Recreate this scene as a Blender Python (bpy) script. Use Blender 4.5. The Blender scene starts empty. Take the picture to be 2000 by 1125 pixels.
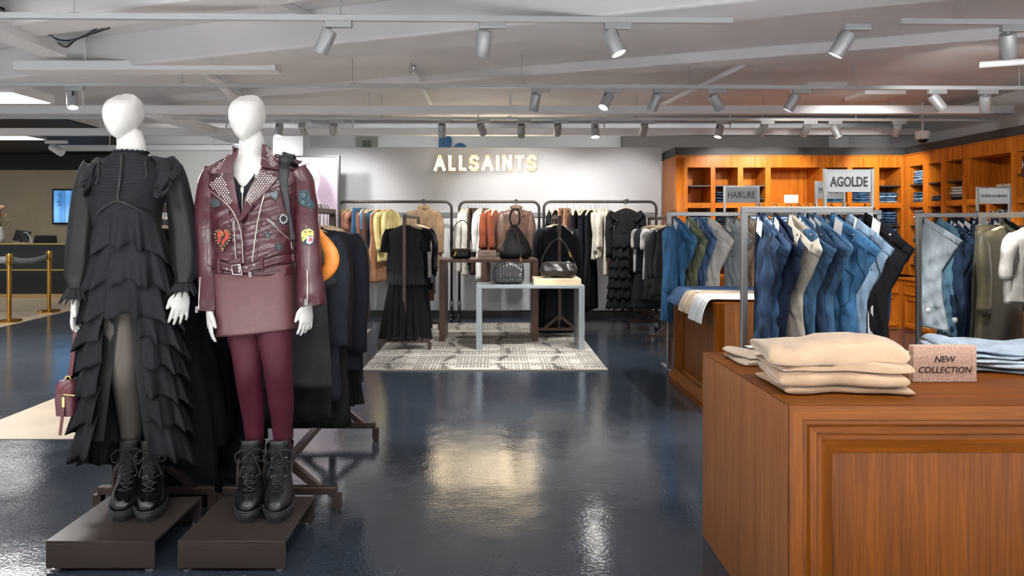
import bpy, bmesh, math, random
from mathutils import Vector, Matrix
from mathutils.geometry import delaunay_2d_cdt
PI = math.pi; sin = math.sin; cos = math.cos; sqrt = math.sqrt
COL = bpy.context.scene.collection
FPX, CX, CY, HC = 1360.0, 965.0, 440.0, 1.4        # focal length in pixels, vanishing point, eye height
def P(px, py, Y):                                   # a point of the place at depth Y
    return Vector(((px-CX)*Y/FPX, Y, HC-(py-CY)*Y/FPX))
def PX(px, Y): return (px-CX)*Y/FPX
def PZ(py, Y): return HC-(py-CY)*Y/FPX
ORD = ['first','second','third','fourth','fifth','sixth','seventh','eighth','ninth','tenth','eleventh','twelfth','thirteenth','fourteenth','fifteenth','sixteenth','seventeenth','eighteenth']
def lerp(a, b, t): return a+(b-a)*t
def interp(tab, x):                                 # piecewise-linear table [(x, y..)]
    if x <= tab[0][0]: return tab[0][1:]
    for p, q in zip(tab, tab[1:]):
        if x <= q[0]:
            t = (x-p[0])/(q[0]-p[0]); t = t*t*(3-2*t)*.5+t*.5
            return tuple(lerp(a, b, t) for a, b in zip(p[1:], q[1:]))
    return tab[-1][1:]
# ---------------------------------------------------------------- materials
def lin(c):
    c = c/255.0
    return c/12.92 if c <= .04045 else ((c+.055)/1.055)**2.4
def RGB(c): return (lin(c[0]), lin(c[1]), lin(c[2]), 1)
MATS = {}
def nodes(name):
    m = bpy.data.materials.new(name); m.use_nodes = True
    nt = m.node_tree; return m, nt, nt.nodes['Principled BSDF']
def put(nt, typ, **kw):
    n = nt.nodes.new(typ)
    for k, v in kw.items():
        if k in n.inputs: n.inputs[k].default_value = v
        else: setattr(n, k, v)
    return n
def mat(c, rough=.5, metal=0, bump=0, bscale=60, var=0, vscale=8, emit=0, spec=.5, coat=0, stretch=(1,1,1), trans=0, sheen=0, alpha=1):
    """procedural surface: colour with slow noise variation and a fine noise bump"""
    key = (c, rough, metal, bump, bscale, var, vscale, emit, spec, coat, stretch, trans, sheen, alpha)
    if key in MATS: return MATS[key]
    m, nt, b = nodes('surface_%d' % len(MATS)); L = nt.links.new
    b.inputs['Base Color'].default_value = RGB(c); b.inputs['Roughness'].default_value = rough
    b.inputs['Metallic'].default_value = metal; b.inputs['Specular IOR Level'].default_value = spec
    if coat: b.inputs['Coat Weight'].default_value = coat; b.inputs['Coat Roughness'].default_value = .12
    if sheen: b.inputs['Sheen Weight'].default_value = sheen; b.inputs['Sheen Roughness'].default_value = .5
    if alpha < 1: b.inputs['Alpha'].default_value = alpha
    if emit: b.inputs['Emission Color'].default_value = RGB(c); b.inputs['Emission Strength'].default_value = emit
    tc = put(nt, 'ShaderNodeTexCoord'); mp = put(nt, 'ShaderNodeMapping', Scale=stretch); L(tc.outputs['Object'], mp.inputs['Vector'])
    if var:
        n = put(nt, 'ShaderNodeTexNoise', Scale=vscale, Detail=4.0); L(mp.outputs[0], n.inputs['Vector'])
        r = put(nt, 'ShaderNodeValToRGB'); L(n.outputs['Fac'], r.inputs[0])
        lo = tuple(max(0, x*(1-var)) for x in c); hi = tuple(min(255, x*(1+var*.8)+4*var) for x in c)
        r.color_ramp.elements[0].position = .32; r.color_ramp.elements[1].position = .68
        r.color_ramp.elements[0].color = RGB(lo); r.color_ramp.elements[1].color = RGB(hi)
        L(r.outputs[0], b.inputs['Base Color'])
    if bump:
        n = put(nt, 'ShaderNodeTexNoise', Scale=bscale, Detail=3.0); L(mp.outputs[0], n.inputs['Vector'])
        bp = put(nt, 'ShaderNodeBump', Strength=min(1, bump), Distance=.02*bump); L(n.outputs['Fac'], bp.inputs['Height']); L(bp.outputs[0], b.inputs['Normal'])
    MATS[key] = m; return m
def fab(c, var=.12, rough=.85): return mat(tuple(x*.82 for x in c) if max(c) < 80 else c, rough, 0, .25, 220, var, 10, spec=.15 if max(c) < 80 else .25, sheen=0 if max(c) < 80 else .06)
def denim(c, var=.22): return mat(c, .85, 0, .3, 320, var, 14, spec=.2, stretch=(1,1,.35))
def wood(axis='z', c0=(80,40,2), c1=(122,66,6), gloss=.42):
    key = ('wood', axis, c0, c1, gloss)
    if key in MATS: return MATS[key]
    m, nt, b = nodes('walnut_veneer_'+axis); L = nt.links.new
    tc = put(nt, 'ShaderNodeTexCoord')
    s = {'z': (13, 13, .5), 'x': (.5, 13, 13), 'y': (13, .5, 13)}[axis]
    mp = put(nt, 'ShaderNodeMapping', Scale=s); L(tc.outputs['Object'], mp.inputs['Vector'])
    n1 = put(nt, 'ShaderNodeTexNoise', Scale=1.6, Detail=6.0, Distortion=.5); L(mp.outputs[0], n1.inputs['Vector'])
    n2 = put(nt, 'ShaderNodeTexNoise', Scale=9.0, Detail=4.0, Distortion=.3); L(mp.outputs[0], n2.inputs['Vector'])
    mx = put(nt, 'ShaderNodeMix', data_type='FLOAT'); mx.inputs[0].default_value = .45
    L(n1.outputs['Fac'], mx.inputs[2]); L(n2.outputs['Fac'], mx.inputs[3])
    r = put(nt, 'ShaderNodeValToRGB'); L(mx.outputs[0], r.inputs[0])
    e = r.color_ramp.elements; e[0].position = .34; e[0].color = RGB(c0); e[1].position = .66; e[1].color = RGB(c1)
    q = e.new(.5); q.color = RGB(tuple(a*.45+d*.55 for a, d in zip(c0, c1)))
    L(r.outputs[0], b.inputs['Base Color']); b.inputs['Roughness'].default_value = gloss; b.inputs['Specular IOR Level'].default_value = .15
    bp = put(nt, 'ShaderNodeBump', Strength=.08, Distance=.002); L(n2.outputs['Fac'], bp.inputs['Height']); L(bp.outputs[0], b.inputs['Normal'])
    MATS[key] = m; return m
def painted(rough=.6, emit=0, bump=0):              # a print: colours held in the mesh's own colour layer
    key = ('print', rough, emit)
    if key in MATS: return MATS[key]
    m, nt, b = nodes('print_%d' % len(MATS)); L = nt.links.new
    a = put(nt, 'ShaderNodeVertexColor', layer_name='print'); L(a.outputs[0], b.inputs['Base Color'])
    b.inputs['Roughness'].default_value = rough
    if emit: L(a.outputs[0], b.inputs['Emission Color']); b.inputs['Emission Strength'].default_value = emit
    if bump:
        tc = put(nt, 'ShaderNodeTexCoord'); n = put(nt, 'ShaderNodeTexNoise', Scale=90.0); L(tc.outputs['Object'], n.inputs['Vector'])
        bp = put(nt, 'ShaderNodeBump', Strength=.6, Distance=.01); L(n.outputs['Fac'], bp.inputs['Height']); L(bp.outputs[0], b.inputs['Normal'])
    MATS[key] = m; return m
# ---------------------------------------------------------------- mesh builder
class MB:
    def __init__(s): s.v = []; s.f = []; s.mi = []; s.col = None
    def add(s, vs, fs, m=0):
        o = len(s.v); s.v.extend(tuple(v) for v in vs); s.f.extend(tuple(i+o for i in f) for f in fs); s.mi.extend([m]*len(fs)); return s
    def box(s, x0, x1, y0, y1, z0, z1, m=0):
        v = [(x, y, z) for z in (z0, z1) for y in (y0, y1) for x in (x0, x1)]
        return s.add(v, [(0,2,3,1),(4,5,7,6),(0,1,5,4),(2,6,7,3),(0,4,6,2),(1,3,7,5)], m)
    def obox(s, p, q, w, h, up=(0,0,1), m=0):       # bar from p to q, width w, height h
        p, q = Vector(p), Vector(q); d = (q-p).normalized(); u = Vector(up)
        r = d.cross(u)
        if r.length < 1e-4: r = d.cross(Vector((0,1,0)))
        r.normalize(); u = r.cross(d); r *= w/2; u *= h/2
        v = [c+a*r+b*u for c in (p, q) for a, b in ((-1,-1),(1,-1),(1,1),(-1,1))]
        return s.add(v, [(3,2,1,0),(4,5,6,7),(0,1,5,4),(1,2,6,5),(2,3,7,6),(3,0,4,7)], m)
    def loft(s, rings, closed=True, cap0=True, cap1=True, m=0):
        n = len(rings[0]); vs = [p for r in rings for p in r]; fs = []
        for i in range(len(rings)-1):
            for j in range(n if closed else n-1):
                k = (j+1) % n; fs.append((i*n+j, i*n+k, (i+1)*n+k, (i+1)*n+j))
        if cap0: fs.append(tuple(range(n-1, -1, -1)))
        if cap1: o = (len(rings)-1)*n; fs.append(tuple(range(o, o+n)))
        return s.add(vs, fs, m)
    def tube(s, path, r, n=8, m=0, caps=True, closed=False, flat=1.0, up=None):
        path = [Vector(p) for p in path]; N = len(path); rings = []
        rr = r if isinstance(r, (list, tuple)) else [r]*N
        ref = Vector(up) if up else None; prev = None
        for i, p in enumerate(path):
            a = path[(i-1) % N] if (i > 0 or closed) else p; b = path[(i+1) % N] if (i < N-1 or closed) else p
            d = (b-a); d = d.normalized() if d.length > 1e-9 else Vector((0,0,1))
            if ref is not None: x = d.cross(ref)
            elif prev is None: x = d.cross(Vector((0,0,1)) if abs(d.z) < .9 else Vector((0,1,0)))
            else: x = prev - d*prev.dot(d)
            if x.length < 1e-6: x = Vector((1,0,0))
            x.normalize(); prev = x; y = d.cross(x)
            rings.append([p + x*(cos(2*PI*j/n)*rr[i]) + y*(sin(2*PI*j/n)*rr[i]*flat) for j in range(n)])
        if closed: rings.append(rings[0]); return s.loft(rings, True, False, False, m)
        return s.loft(rings, True, caps, caps, m)
    def grid(s, fn, nu, nv, closed=False, m=0):
        cols = nu if closed else nu+1
        vs = [fn(i/nu, j/nv) for j in range(nv+1) for i in range(cols)]; fs = []
        for j in range(nv):
            for i in range(nu):
                k = (i+1) % cols; fs.append((j*cols+i, j*cols+k, (j+1)*cols+k, (j+1)*cols+i))
        return s.add(vs, fs, m)
    def lathe(s, prof, c=(0,0,0), n=20, m=0, axis='z'):
        rings = []
        for r, z in prof:
            rg = []
            for j in range(n):
                a = 2*PI*j/n; x, y = r*cos(a), r*sin(a)
                rg.append((c[0]+x, c[1]+y, c[2]+z) if axis == 'z' else (c[0]+x, c[1]-z, c[2]+y))
            rings.append(rg)
        return s.loft(rings, True, True, True, m)
    def ell(s, c, r, nu=14, nv=8, m=0):
        rings = []
        for i in range(1, nv):
            t = PI*i/nv; rings.append([(c[0]+r[0]*sin(t)*cos(2*PI*j/nu), c[1]+r[1]*sin(t)*sin(2*PI*j/nu), c[2]+r[2]*cos(t)) for j in range(nu)])
        return s.loft(rings, True, True, True, m)
    def prism(s, pts, d, m=0):                      # polygon pts (3-D) pushed by vector d
        n = len(pts); pts = [Vector(p) for p in pts]; d = Vector(d)
        fs = [tuple(range(n)), tuple(range(2*n-1, n-1, -1))]+[(i, i+n, (i+1) % n+n, (i+1) % n) for i in range(n)]
        return s.add(pts+[p+d for p in pts], fs, m)
    def xform(s, M): s.v = [tuple(M @ Vector(v)) for v in s.v]; return s
    def mesh(s, name, mats, smooth=True, angle=None):
        me = bpy.data.meshes.new(name); me.from_pydata(s.v, [], s.f)
        for mm in (mats if isinstance(mats, (list, tuple)) else [mats]): me.materials.append(mm)
        me.polygons.foreach_set('material_index', s.mi)
        bm = bmesh.new(); bm.from_mesh(me); bmesh.ops.recalc_face_normals(bm, faces=bm.faces); bm.to_mesh(me); bm.free()
        me.polygons.foreach_set('use_smooth', [bool(smooth)]*len(me.polygons))
        if s.col:
            ca = me.color_attributes.new('print', 'FLOAT_COLOR', 'POINT')
            ca.data.foreach_set('color', [x for c in s.col for x in c])
        if smooth and angle: me.set_sharp_from_angle(angle=math.radians(angle))
        return me
    def build(s, name, mats, parent=None, smooth=False, angle=None, bevel=0, sub=0, solid=0, **kw):
        o = bpy.data.objects.new(name, s.mesh(name, mats, smooth, angle)); COL.objects.link(o)
        if parent is not None: o.parent = parent
        if solid:
            q = o.modifiers.new('thickness', 'SOLIDIFY'); q.thickness = solid; q.offset = 0
        if sub:
            q = o.modifiers.new('smooth', 'SUBSURF'); q.levels = q.render_levels = sub
        if bevel:
            q = o.modifiers.new('edge', 'BEVEL'); q.width = bevel; q.segments = 2; q.limit_method = 'ANGLE'; q.angle_limit = math.radians(40)
        tag(o, **kw); return o
def tag(o, label=None, cat=None, group=None, kind=None, loc=None, rz=None):
    if label: o['label'] = label
    if cat: o['category'] = cat
    if group: o['group'] = group
    if kind: o['kind'] = kind
    if loc is not None: o.location = loc
    if rz is not None: o.rotation_euler[2] = rz
    return o
def thing(name, label, cat, loc=(0,0,0), rz=0, group=None):
    o = bpy.data.objects.new(name, None); COL.objects.link(o); o.empty_display_size = .1
    return tag(o, label, cat, group, None, loc, rz)
KIDS = {}
def copy_tree(o, parent=None):
    c = o.copy(); COL.objects.link(c)
    if parent is not None: c.parent = parent
    for ch in list(o.children): copy_tree(ch, c)
    return c
def struct(name, mb, m, **kw):
    kw.setdefault('kind', 'structure'); return mb.build(name, m, **kw)
def text_mb(txt, height, depth=.002, bold=0.0, shear=0.0, center=True):
    """writing as solid letters facing -Y, baseline z=0"""
    cu = bpy.data.curves.new('writing', 'FONT'); cu.body = txt; cu.size = 1; cu.extrude = 0; cu.offset = bold; cu.shear = shear; cu.resolution_u = 3
    ob = bpy.data.objects.new('writing', cu); COL.objects.link(ob); bpy.context.view_layer.update()
    me = bpy.data.meshes.new_from_object(ob.evaluated_get(bpy.context.evaluated_depsgraph_get()))
    bpy.data.objects.remove(ob); bpy.data.curves.remove(cu)
    vs = [v.co.copy() for v in me.vertices]; fs = [tuple(p.vertices) for p in me.polygons]
    H = max(v.y for v in vs)-min(0, min(v.y for v in vs)); k = height/H
    x0 = min(v.x for v in vs); x1 = max(v.x for v in vs); ox = (x0+x1)/2 if center else x0
    mb = MB(); n = len(vs)
    fr = [((v.x-ox)*k, -depth, v.y*k) for v in vs]; bk = [((v.x-ox)*k, 0, v.y*k) for v in vs]
    ec = {}
    for f in fs:
        for a, b in zip(f, f[1:]+f[:1]): ec[(a, b)] = 1
    side = [(a, b, b+n, a+n) for (a, b) in ec if (b, a) not in ec]
    mb.add(fr+bk, fs+[tuple(i+n for i in reversed(f)) for f in fs]+side); mb.w = (x1-x0)*k; bpy.data.meshes.remove(me); return mb
def patch_tris(poly, res):
    """triangulated inside of a 2-D polygon with inner points every res"""
    n = len(poly); xs = [p[0] for p in poly]; ys = [p[1] for p in poly]; bd = []
    for i in range(n):
        a, b = Vector(poly[i]), Vector(poly[(i+1) % n]); k = max(1, int((b-a).length/res))
        bd += [a.lerp(b, j/k) for j in range(k)]
    def inside(x, y):
        c = False; j = n-1
        for i in range(n):
            if (ys[i] > y) != (ys[j] > y) and x < (xs[j]-xs[i])*(y-ys[i])/(ys[j]-ys[i])+xs[i]: c = not c
            j = i
        return c
    pts = list(bd); m = len(bd); y = min(ys)+res*.5
    while y < max(ys):
        x = min(xs)+res*.5
        while x < max(xs):
            if inside(x, y) and min((Vector((x, y))-q).length for q in bd) > res*.45: pts.append(Vector((x, y)))
            x += res
        y += res
    r = delaunay_2d_cdt(pts, [(i, (i+1) % m) for i in range(m)], [], 1, 1e-6)
    return r[0], [tuple(f) for f in r[2]]
def surf_patch(mb, poly, surf, off, thick, res=.012, m=0):
    """a flat piece laid over surface y=surf(x,z): poly in (x,z), raised by off, thick deep"""
    vs, fs = patch_tris(poly, res); n = len(vs)
    fr = [(v.x, surf(v.x, v.y)-off-thick, v.y) for v in vs]; bk = [(v.x, surf(v.x, v.y)-off, v.y) for v in vs]
    ec = {}
    for f in fs:
        for a, b in zip(f, f[1:]+f[:1]): ec[(a, b)] = 1
    side = [(a, b, b+n, a+n) for (a, b) in ec if (b, a) not in ec]
    return mb.add(fr+bk, fs+[tuple(i+n for i in reversed(f)) for f in fs]+side, m)
def smooth_path(pts, k=6):                           # Catmull-Rom
    pts = [Vector(p) for p in pts]; out = []
    for i in range(len(pts)-1):
        a = pts[max(0, i-1)]; b = pts[i]; c = pts[i+1]; d = pts[min(len(pts)-1, i+2)]
        for j in range(k):
            t = j/k; out.append(.5*((2*b)+(c-a)*t+(2*a-5*b+4*c-d)*t*t+(3*b-a-3*c+d)*t**3))
    return out+[pts[-1]]
# palette
STEEL = mat((176,178,178), .34, 1, .1, 200); BRONZE = mat((92,78,72), .42, .75, .05, 80); DARKPIPE = mat((62,58,56), .45, .6)
BRASS = mat((206,158,76), .22, 1); CHROME = mat((225,225,225), .12, 1); GREYM = mat((168,170,172), .42, .35); LENS = mat((200,205,208), .2)
WHITEP = mat((226,226,226), .6, 0, .05, 40); TRUNK = mat((236,237,240), .5); BLACKP = mat((16,16,17), .5)
WZ = wood('z'); WX = wood('x'); WY = wood('y')
# ================================================================ camera, world
sc = bpy.context.scene
cam = bpy.data.cameras.new('camera'); co = bpy.data.objects.new('camera', cam); COL.objects.link(co)
cam.sensor_width = 36; cam.lens = 36*FPX/2000; cam.shift_x = (1000-CX)/2000; cam.shift_y = -(562.5-CY)/2000
co.location = (0, 0, HC); co.rotation_euler = (PI/2, 0, 0); cam.clip_start = .05; sc.camera = co
sc.view_settings.view_transform = 'Standard'; sc.view_settings.look = 'None'; sc.view_settings.gamma = 1
sc.view_settings.exposure = EXPOSURE = 0.0
w = bpy.data.worlds.new('store_light'); sc.world = w; w.use_nodes = True
bg = w.node_tree.nodes['Background']; bg.inputs[0].default_value = (.96, .98, 1, 1); bg.inputs[1].default_value = WORLD = .45
# ================================================================ shell
def floor_mat():
    m, nt, b = nodes('dark_resin_floor'); L = nt.links.new
    tc = put(nt, 'ShaderNodeTexCoord')
    n = put(nt, 'ShaderNodeTexNoise', Scale=.9, Detail=8.0, Roughness=.62); L(tc.outputs['Object'], n.inputs['Vector'])
    r = put(nt, 'ShaderNodeValToRGB'); L(n.outputs['Fac'], r.inputs[0])
    r.color_ramp.elements[0].position = .3; r.color_ramp.elements[0].color = RGB((40,47,57))
    r.color_ramp.elements[1].position = .72; r.color_ramp.elements[1].color = RGB((54,62,73)); L(r.outputs[0], b.inputs['Base Color'])
    n2 = put(nt, 'ShaderNodeTexNoise', Scale=70.0, Detail=2.0); L(tc.outputs['Object'], n2.inputs['Vector'])
    n3 = put(nt, 'ShaderNodeTexNoise', Scale=2.5, Detail=2.0); L(tc.outputs['Object'], n3.inputs['Vector'])
    bp = put(nt, 'ShaderNodeBump', Strength=.3, Distance=.0022); L(n2.outputs['Fac'], bp.inputs['Height'])
    bp2 = put(nt, 'ShaderNodeBump', Strength=.2, Distance=.02); L(n3.outputs['Fac'], bp2.inputs['Height']); L(bp.outputs[0], bp2.inputs['Normal'])
    L(bp2.outputs[0], b.inputs['Normal'])
    mr = put(nt, 'ShaderNodeMapRange'); mr.inputs[3].default_value = .06; mr.inputs[4].default_value = .15; L(n.outputs['Fac'], mr.inputs[0]); L(mr.outputs[0], b.inputs['Roughness'])
    b.inputs['Specular IOR Level'].default_value = .55; return m
struct('floor', MB().box(-14, 7, -4, 18, -.1, 0), floor_mat())
BEIGE = mat((184,168,146), .3, 0, .08, 60, .06, 3)
struct('floor_walkway', MB().box(-3.55, -1.64, 4.555, 9.4, -.01, .003), BEIGE)
struct('floor_reception', MB().prism([(-14,7.6,.003),(-6.3,7.6,.003),(-6.75,9.3,.003),(-6.95,11.5,.003),(-6.6,12.4,.003),(-6.0,17.5,.003),(-14,17.5,.003)], (0,0,-.01)), BEIGE)
struct('floor_bounce', MB().box(-9, 6.3, -4, 2.1, -.01, .003), mat((222,222,222), .5))  # added pale floor out of view, bounces light up to the ceiling
CEILM = mat((222,220,221), .85, 0, .12, 6, .05, .8)
struct('ceiling', MB().box(-14, 7, -2, 18, 3.05, 3.15), CEILM)
struct('ceiling_reception', MB().prism([(-14,10.4,3.04),(-6.6,10.4,3.04),(-6.9,16.4,3.04),(-14,16.4,3.04)], (0,0,-.02)), BLACKP)
RW = mat((196,180,150), .6, 0, .06, 300, .04, 2)
struct('wall_reception', MB().box(-14, -5.5, 16, 16.1, 0, 2.67), RW)
struct('wall_header', MB().box(-14, -5.5, 15.9, 16.1, 2.67, 3.05), mat((40,38,36), .6))
struct('wall_rear', MB().box(-6.3, 6.5, 12.6, 12.7, 0, 3.05), mat((228,228,226), .7, 0, .04, 30))
struct('wall_side', MB().box(-6.4, -6.3, 12.6, 16, 0, 3.05), mat((222,222,220), .7))
struct('wall_display', MB().box(-2.92, 2.575, 10.7, 10.86, 0, 2.6), mat((196,198,202), .62, 0, .05, 40), bevel=.01)
struct('wall_right', MB().box(6.42, 6.5, -4, 12.6, 0, 3.05), mat((205,205,206), .7))
struct('pillar', MB().box(PX(533,11.6), PX(592,11.6), 11.6, 12.0, 0, 3.05), WHITEP)
struct('baseboard_display', MB().box(-2.92, 2.575, 10.67, 10.7, 0, .09), mat((52,54,58), .4))
struct('trim_wall_rail', MB().box(-2.6, 2.5, 10.675, 10.7, PZ(424,10.7), PZ(415,10.7)), mat((120,120,122), .5))
DARKBAND = mat((58,58,58), .6)
struct('trim_bulkhead_back', MB().box(2.6, 6.4, 10.0, 10.8, 2.392, 2.52), DARKBAND)
struct('trim_bulkhead_right', MB().box(5.9, 6.4, -2, 10.0, 2.392, 2.52), DARKBAND)
# ceiling beams running aslant
def slant(name, A, B, wid, z0, z1):
    A = Vector(A); B = Vector(B); d = (B-A).normalized(); n = Vector((-d.y, d.x, 0))*wid
    a0 = Vector((A.x,A.y,z0)); b0 = Vector((B.x,B.y,z0)); mb = MB()
    mb.prism([a0, b0, b0-n, a0-n], (0,0,z1-z0)); return struct(name, mb, CEILM, bevel=.02)
dx, dy = 4.93, -1.81
slant('ceiling_beam', (-3.94-dx*.6, 6.7-dy*.6), (.99+dx*1.1, 4.89+dy*1.1), .42, 2.765, 3.06)
slant('ceiling_beam', (-3.94-dx*.4, 5.55-dy*.4), (.99+dx*1.1, 3.75+dy*1.1), .3, 2.86, 3.06)
slant('ceiling_beam', (-3.94-dx*.6, 9.1-dy*.6), (.99+dx*1.1, 7.3+dy*1.1), .3, 2.95, 3.06)
# ---------------------------------------------------------------- hung white trunking bars
def trunk(x0, x1, Y, h, dep, zb, lab):
    t = thing('trunking_bar', lab, 'ceiling bar', (0,Y,0))
    MB().box(x0, x1, 0, dep, zb, zb+h).build('channel', TRUNK, t, bevel=.004)
    n = max(2, int((x1-x0)/1.7))
    for i in range(n):
        x = x0+(i+.5)*(x1-x0)/n
        MB().tube([(x, dep/2, zb+h), (x, dep/2, 3.05)], .011, 6).build('hanger_rod', TRUNK, t)
trunk(PX(25,5.95), PX(537,5.95), 5.95, .08, .2, 2.73, 'short white boxed bar hung under the ceiling above the two mannequins')
trunk(-7.5, 6.2, 8.3, .095, .12, 2.735, 'long white boxed bar hung between the second and third spotlight tracks')
trunk(-8.5, 6.2, 10.1, .1, .12, 2.71, 'long white boxed bar hung just in front of the grey sign wall')
trunk(PX(148,13), PX(560,13)-.3, 12.4, .09, .2, 2.74, 'white boxed bar hung in front of the plain white rear wall')
t = thing('trunking_bar', 'white boxed duct running away from the viewer above the black dress mannequin', 'ceiling duct')
MB().box(-3.74, -3.52, 4.5, 5.75, 2.79, 2.93).build('channel', TRUNK, t, bevel=.005)
t = thing('trunking_bar', 'white boxed duct running away behind the heads of both mannequins', 'ceiling duct')
MB().box(-4.25, -4.03, 8.45, 12.2, 2.72, 2.83).build('channel', TRUNK, t, bevel=.005)
# cables lying over the duct
for k, (c, lab) in enumerate((((24,40,70),'dark blue cable looping over the white ceiling duct'),((150,150,150),'grey cable looping over the white ceiling duct'),((60,60,60),'black cable drooping out of the white ceiling duct'))):
    pts = [(-3.6+.02*k, 4.7, 2.93), (-3.62, 4.95, 2.99-.02*k), (-3.55, 5.25+.08*k, 2.96), (-3.43+.03*k, 5.45, 2.86-.03*k), (-3.35, 5.6, 2.9), (-3.3+.05*k, 5.8, 3.045)]
    MB().tube(smooth_path(pts), .008, 6).build('ceiling_cable', mat(c, .5), smooth=True, label=lab, cat='cable')
# ---------------------------------------------------------------- spotlight tracks
tracks = []
def track(pa, pb, lab):
    d = (pb-pa); t = thing('light_track', lab, 'light track', tuple(pa))
    MB().obox((0,0,0), d, .036, .036).build('rail', mat((196,198,200), .4, .3), t)
    n = max(2, int(d.length/1.6))
    for i in range(n):
        p = d*((i+.5)/n)
        MB().tube([p+Vector((0,0,.02)), (p.x, p.y, 3.05-pa.z)], .0035, 5).tube([p+Vector((-.03,0,.022)), p+Vector((.03,0,.022))], .006, 5).build('suspension_wire', GREYM, t)
ZT = 2.745
def TP(px, py): Y = FPX*(ZT-HC)/(CY-py); return Vector((PX(px, Y), Y, ZT))
TR = [(TP(-120,30), TP(1430,41)), (TP(1757,42), TP(2200,46)), (TP(-150,164), TP(2150,173)), (TP(-400,228), TP(2100,235))]
for (a, b), s in zip(TR, ('spotlight track nearest the viewer above both mannequins', 'short spotlight track above the front denim rack, beyond the slanted beam', 'second spotlight track, over the middle of the shop', 'spotlight track in front of the lit letter sign')):
    track(a, b, 'thin grey '+s)
LAMPS = []
def lamp(ax, bx, top, bot, tr, dyy, lit, lab, watts, cone=55):
    """ax: picture column of the adapter, top/bot: columns of the head's two ends, dyy: lean toward (+) or away from the sign wall"""
    a, b = TR[tr]; u = (bx-CX)/FPX                       # point of the track seen at column bx
    den = (b.x-a.x)-u*(b.y-a.y); s = (u*a.y-a.x)/den if abs(den) > 1e-9 else 0
    p = a.lerp(b, s); k = p.y/FPX
    t = thing('track_spotlight', lab, 'spotlight', (p.x, p.y, p.z))
    off = (ax-bx)*k
    MB().box(off, off+.175, -.021, .021, -.062, -.018).build('adapter', GREYM, t, bevel=.004)
    MB().tube([(0,0,-.06), (0,0,-.095)], .012, 8).build('stem', GREYM, t, smooth=True)
    d = Vector(((bot-top)*k/.15, dyy, -1)).normalized(); q = d.to_track_quat('-Z', 'Y').to_matrix().to_4x4()
    M = Matrix.Translation((0,0,-.085)) @ q
    mb = MB().lathe([(.02,.012), (.046,.010), (.05,0), (.05,-.148), (.046,-.155), (.044,-.15)], n=24); mb.xform(M).build('lamp_head', GREYM, t, smooth=True, angle=35)
    MB().lathe([(.001,-.146), (.0445,-.146), (.0445,-.151), (.001,-.151)], n=20).xform(M).build('lens', mat((255,250,238), .3, emit=(160 if lit else 5)), t)
    MB().box(-.008, .008, .035, .0515, -.05, -.004).xform(M).build('bracket_slot', BLACKP, t)
    L = bpy.data.lights.new('spot', 'SPOT'); L.energy = watts*LAMPK; L.spot_size = math.radians(cone); L.spot_blend = .6; L.shadow_soft_size = .04; L.color = (1, .97, .93)
    o = bpy.data.objects.new('spot', L); COL.objects.link(o); o.parent = t
    o.matrix_local = Matrix.Translation(M @ Vector((0,0,-.17))) @ q
LAMPK = 3.6; NEARK = .3; BOUNCEK = 1.35
T1 = [(635,643,655,634,0,.15,0,'first from the mannequins'), (935,946,948,943,0,.35,0,'second from the mannequins'), (1180,1190,1181,1200,0,-.15,1,'third from the mannequins, glowing'),
      (1648,1657,1668,1645,1,.3,0,None), (1955,1968,1961,1976,1,.45,0,None)]
for i, (a, b, tp, bt, tr, dyy, lit, s) in enumerate(T1):
    lab = 'grey cylinder spotlight on the track nearest the viewer, '+s if s else ('grey cylinder spotlight under the slanted beam above the front denim rack' if i == 3 else 'grey cylinder spotlight on the short track above the shelving')
    lamp(a, b, tp, bt, tr, dyy, lit, lab, 55)
for i, (a, b, tp, bt, dyy) in enumerate([(128,141,138,145,-.3), (1038,1047,1049,1044,.3), (1180,1190,1198,1182,-.4), (1275,1285,1291,1279,.3), (1381,1393,1383,1402,.3), (1548,1554,1561,1546,.25), (1813,1822,1814,1832,-.25), (1913,1925,1921,1931,.5)]):
    lamp(a, b, tp, bt, 2, dyy, 0, 'grey cylinder spotlight on the second track, '+('alone above the black dress mannequin' if i == 0 else ORD[i-1]+' from the lit letter sign'), 60)
for i, (a, b, tp, bt, dyy, lit) in enumerate([(540,546,547,546,-.3,0), (582,590,589,592,.35,0), (645,652,657,648,.4,0), (856,863,863,863,.55,1), (930,938,934,944,.4,0), (1010,1018,1018,1018,.55,1), (1082,1089,1088,1090,.4,0), (1155,1162,1162,1162,-.25,1), (1251,1259,1259,1259,.4,0),
        (1400,1407,1410,1403,-.2,0), (1485,1493,1494,1492,.3,0), (1569,1577,1577,1577,.3,0), (1617,1627,1622,1632,-.2,0), (1743,1753,1748,1760,.25,0)]):
    lamp(a, b, tp, bt, 3, dyy if lit or dyy < 0 else 1.3, lit, 'grey cylinder spotlight on the track before the sign wall, '+ORD[i]+' from the mannequins', 27, 84)
t = thing('track_spotlight', 'white cylinder spotlight tilted up on a bracket in front of the dark reception ceiling', 'spotlight', tuple(P(113,290,11.5)))
MB().box(-.2,.15,-.03,.03,.08,.13).build('adapter', TRUNK, t); MB().tube([(-.02,0,.08),(0,0,.02)], .01, 6).build('stem', GREYM, t)
MB().tube([(-.1,0,.03),(.09,-.04,-.08)], .062, 16).build('lamp_head', TRUNK, t, smooth=True, angle=40)
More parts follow.
